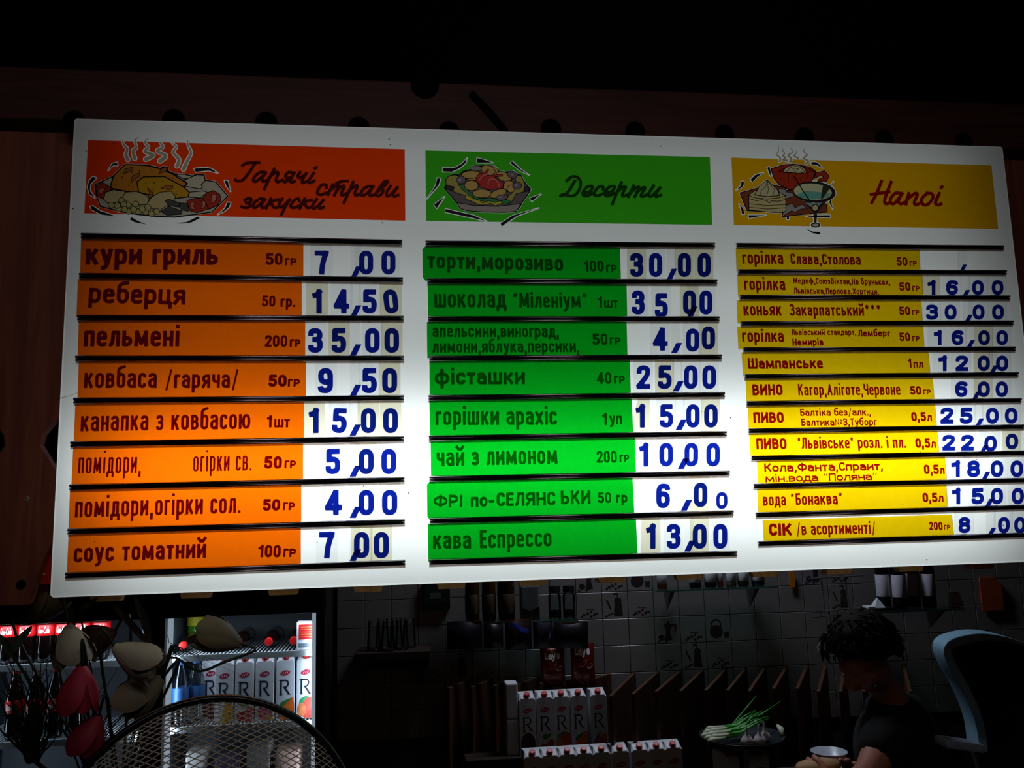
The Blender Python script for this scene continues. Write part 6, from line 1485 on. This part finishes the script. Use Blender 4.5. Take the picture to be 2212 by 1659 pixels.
def fingers(palm, wrist, tgt, out):
    """five short chains rooted in the palm"""
    d = (J[palm][0] - J[wrist][0]).normalized(); up = (Vector(tgt) - J[palm][0]).normalized(); side = d.cross(up).normalized()
    for k in range(4):
        L_ = (.030, .036, .034, .027)[k]; off = side * (.024 - .016 * k)
        a = J[palm][0] + d * .018 + off; b = a + d * L_ * .7 + up * L_ * .25; c = b + up * L_ * .75 + d * L_ * .1
        for nm, p, r_ in (('a', a, .0095), ('b', b, .0088), ('c', c, .0072)): J['%s%s%d' % (palm, nm, k)] = (p, r_)
        E_.extend(['%s %sa%d' % (palm, palm, k), '%sa%d %sb%d' % (palm, k, palm, k), '%sb%d %sc%d' % (palm, k, palm, k)])
    a = J[palm][0] - d * .010 + side * .036 + up * .006; b = a + d * .022 + up * .020 + side * .004
    J[palm + 't0'] = (a, .011); J[palm + 't1'] = (b, .008); E_.extend(['%s %st0' % (palm, palm), '%st0 %st1' % (palm, palm)])
food = Q(1768, 1668, .72)
fingers('pl', 'wl', food, 1); fingers('pr', 'wr', food + Vector((.05, .02, 0)), -1)
names = list(J); idx = {n: i for i, n in enumerate(names)}
skin_obj('body', [J[n] for n in names], [tuple(idx[t] for t in e.split()) for e in E_], idx['pel'], SKIN, per)
# clothes: a looser skin over torso, upper arms and legs
def cl(n, k=1.0, add=.020):
    p, r_ = J[n]; r_ = r_[0] if isinstance(r_, tuple) else r_; return (p, r_ * k + add)
cn = ['pel', 'abd', 'che', 'sho', 'sl', 'sr']; half_l = (J['sl'][0] * .3 + J['el'][0] * .7); half_r = (J['sr'][0] * .3 + J['er'][0] * .7)
vv = [cl(n, 1.0, .080 if n == 'sho' else .034 if n in ('sl', 'sr') else .022) for n in cn] + [(half_l, .064), (half_r, .064), (J['nb'][0] * .8 + J['sho'][0] * .2, .108), (J['nb'][0] * .6 + J['nk'][0] * .4 + Vector((.012, 0, 0)), .074)]
skin_obj('black_top', vv, [(0, 1), (1, 2), (2, 3), (3, 4), (3, 5), (4, 6), (5, 7), (3, 8), (8, 9)], 0, SHIRT, per)
tn = ['pel', 'hl', 'kl', 'al', 'hr', 'kr', 'ar']
skin_obj('trousers', [cl(n, 1, .012) for n in tn], [(0, 1), (1, 2), (2, 3), (0, 4), (4, 5), (5, 6)], 0, pmat('dark trousers', '0e0e14', .9), per)
# hair: cap over the skull with a ragged lower edge and strands
hc = J['h2'][0] * .55 + J['h1'][0] * .45
bm = bmesh.new(); bmesh.ops.create_icosphere(bm, subdivisions=4, radius=1.0)
fw = Vector((-1, 0, -.35)).normalized(); sd = Vector((0, 1, 0)); upv = fw.cross(sd).normalized(); upv = upv if upv.z > 0 else -upv
kill = []
for v in bm.verts:
    d = v.co.copy(); nz = .05 * math.sin(9 * d.x + 4 * d.y) * math.sin(7 * d.z + 3 * d.y) + .04 * math.sin(23 * d.x + 17 * d.z)
    f_, s_, u_ = -d.x, d.y, d.z
    r_ = 1.0 + nz
    cut = -.12 - .55 * max(0, -f_) + .30 * max(0, f_) + .06 * math.sin(14 * d.y + 9 * d.x)
    if u_ < cut: kill.append(v)
    v.co = hc + fw * f_ * .108 * r_ + sd * s_ * .098 * r_ + upv * u_ * .110 * r_ - fw * .006 + upv * .004
bmesh.ops.delete(bm, geom=kill, context='VERTS')
hair = bm_obj('hair', bm, HAIR, per, True)
random.seed(5); stn = MB()
for k in range(260):
    a = random.uniform(0, 2 * math.pi); e = random.uniform(-.35, 1.0); f_, s_, u_ = math.cos(a) * math.sqrt(max(0, 1 - e * e)), math.sin(a) * math.sqrt(max(0, 1 - e * e)), e
    if u_ < -.1 + .3 * max(0, f_): continue
    p = hc + fw * f_ * .110 + sd * s_ * .100 + upv * u_ * .112; out_ = (p - hc).normalized(); dn = (-upv - out_ * (-upv).dot(out_)).normalized()
    stn.tube([p, p + dn * .010 + out_ * .004, p + dn * .022 + out_ * random.uniform(0, .006) + Vector((random.uniform(-.008, .008), 0, 0))], [.0034, .0030, .0010], 4)
s_ = stn.build('hair_strands', HAIR, hair); s_['kind'] = 'stuff'
EAR = pmat('small steel stud', 'd8d4cc', .15, .9)
for p in (Q(1822, 1459, .73), ): MB().lathe([(0, -.003), (.0022, -.002), (.003, 0), (.0022, .002), (0, .003)], 10, p).build('face_glint', EAR, per)  # steel bead added to draw a glint on the face
MB().lathe([(0, -.003), (.0025, -.002), (.0034, 0), (.0025, .002), (0, .003)], 10, J['earl'][0] + Vector((0, -.016, -.014))).build('ear_stud', EAR, per)
WS[0] = False
# swivel chair
ch = thing('swivel_chair', 'dark high-backed swivel chair with pale blue edging behind the person', 'chair', (pel.x + .12, .86, 0))
WS[0] = True
CB = pmat('black chair fabric', '0b0c0d', .9, 0, .2, 60); PB = pmat('pale blue plastic edging', '8cb4cc', .4, 0, .08, 20)
edge = [(2112, 1610), (2106, 1560), (2092, 1515), (2070, 1468), (2048, 1430), (2036, 1402), (2036, 1385), (2052, 1374), (2085, 1366), (2118, 1363), (2160, 1368), (2205, 1380)]
E3 = [Q(x + 6, y + 12, .74 + .012 * max(0, i - 6)) for i, (x, y) in enumerate(edge)]
E3 = [Vector(p) for p in smooth_path([tuple(p) for p in E3], 4)]
right = [Vector((2.62, .84, 1.08)), Vector((2.62, .84, .70)), Vector((2.30, .78, .62))]
loop = E3 + right
front = loop; back = [p + Vector((.03, .10, 0)) for p in loop]; N = len(loop)
cen = sum(loop, Vector()) / N
V = front + back + [cen + Vector((0, -.01, 0)), cen + Vector((.03, .11, 0))]
F = [(i, (i + 1) % N, N + (i + 1) % N, N + i) for i in range(N)] + [((i + 1) % N, i, 2 * N) for i in range(N)] + [(N + i, N + (i + 1) % N, 2 * N + 1) for i in range(N)]
mesh_obj('backrest', V, F, CB, ch, True)
n_ = len(E3); m = MB(); v = []
for i, p in enumerate(E3):
    t = (E3[min(i + 1, n_ - 1)] - E3[max(i - 1, 0)]).normalized(); o2 = t.cross(Vector((0, 1, 0))).normalized(); w_ = .013 if i < n_ * .72 else .013 * (1 - (i / n_ - .72) / .28 * .7)
    v += [p - o2 * w_ + Vector((0, -.016, 0)), p + o2 * w_ + Vector((0, -.016, 0)), p + o2 * w_ + Vector((.02, .07, 0)), p - o2 * w_ + Vector((.02, .07, 0))]
m.add(v, [(4 * i + k, 4 * i + (k + 1) % 4, 4 * i + 4 + (k + 1) % 4, 4 * i + 4 + k) for i in range(n_ - 1) for k in range(4)] + [(3, 2, 1, 0), tuple(4 * n_ - 4 + k for k in range(4))])
bevel(m.build('edging', PB, ch, True), .004)
a = Q(2040, 1600, .62); b = Q(2124, 1612, .62)
bevel(MB().obox((a + b) / 2 + Vector((0, .02, -.006)), (b - a).normalized(), Vector((0, 1, 0)), Vector((0, 0, 1)), (b - a).length / 2, .030, .012).build('armrest', pmat('pale grey armrest', '8c94a8', .5), ch), .008)
bevel(MB().box(pel.x - .26, pel.x + .24, .60, 1.08, pel.z - .205, pel.z - .13).build('seat', CB, ch), .02)
MB().tube([((a + b) / 2) + Vector((0, .03, -.015)), ((a + b) / 2) + Vector((.0, .06, -.18)), (pel.x + .12, .70, pel.z - .17)], .014, 8).build('arm_support', BLACKP, ch)
MB().tube([(pel.x + .1, .86, .08), (pel.x + .1, .86, pel.z - .20)], .03, 12).build('gas_lift', BLACKP, ch)
for k in range(5):
    t = R(72 * k + 10); MB().tube([(pel.x + .1, .86, .085), (pel.x + .1 + .28 * math.cos(t), .86 + .28 * math.sin(t), .05)], [.025, .018], 8).build('leg', BLACKP, ch)
    MB().lathe([(0, 0), (.022, 0), (.026, .02), (.022, .045), (0, .05)], 12, (pel.x + .1 + .28 * math.cos(t), .86 + .28 * math.sin(t), 0)).build('castor', BLACKP, ch)
WS[0] = False
# table with plate, cup and filled roll in front of the person
fz = food.z - .050
et = thing('eating_table', 'dark low table edge in front of the person', 'table', (1.74, .80, 0))
bevel(MB().box(-.17, .13, -.22, .15, fz - .028, fz).build('table_top', DARKW, et), .004)
for sx in (-.14, .10):
    for sy in (-.19, .12): MB().box(sx - .015, sx + .015, sy - .015, sy + .015, 0, fz - .028).build('leg', DARKW, et)
rl = thing('filled_roll', 'pale bread roll with lettuce held over the table', 'bread roll', food + Vector((0, 0, -.028)), R(12))
for nm, z0, h, mt in (('lower_half', .004, .022, pmat('bread crust', 'b08a60', .7, 0, .2, 25)), ('upper_half', .032, .030, pmat('bread crust', 'b08a60', .7, 0, .2, 25))):
    V = MB().lathe([(0, z0), (.030, z0), (.038, z0 + h * .3), (.034, z0 + h * .7), (.018, z0 + h * .97), (0, z0 + h)], 24, sx=1.9, sy=1.0); V.build(nm, mt, rl, True)
lt = MB(); N = 40
for i in range(N):
    a = 2 * math.pi * i / N; k = 1 + .10 * math.sin(9 * a); lt.v += [(.060 * math.cos(a), .030 * math.sin(a), .028), (.078 * k * math.cos(a), .043 * k * math.sin(a), .029 + .006 * math.sin(13 * a))]
lt.f = [(2 * i, 2 * i + 1, (2 * i + 3) % (2 * N), (2 * i + 2) % (2 * N)) for i in range(N)]
lt.build('lettuce', pmat('lettuce', '7a9430', .6, 0, .25, 40), rl, True)
pp_ = Q(1806, 1640, .86)
pt = MB().lathe([(0, 0), (.03, 0), (.040, .008), (.050, .048), (.053, .050), (.050, .051), (.037, .012), (0, .006)], 30).build('white_bowl', pmat('white porcelain', 'b8bcc8', .3), None, True); pt.location = (pp_.x, .90, fz); tag(pt, 'small white bowl behind the bread roll', 'bowl')
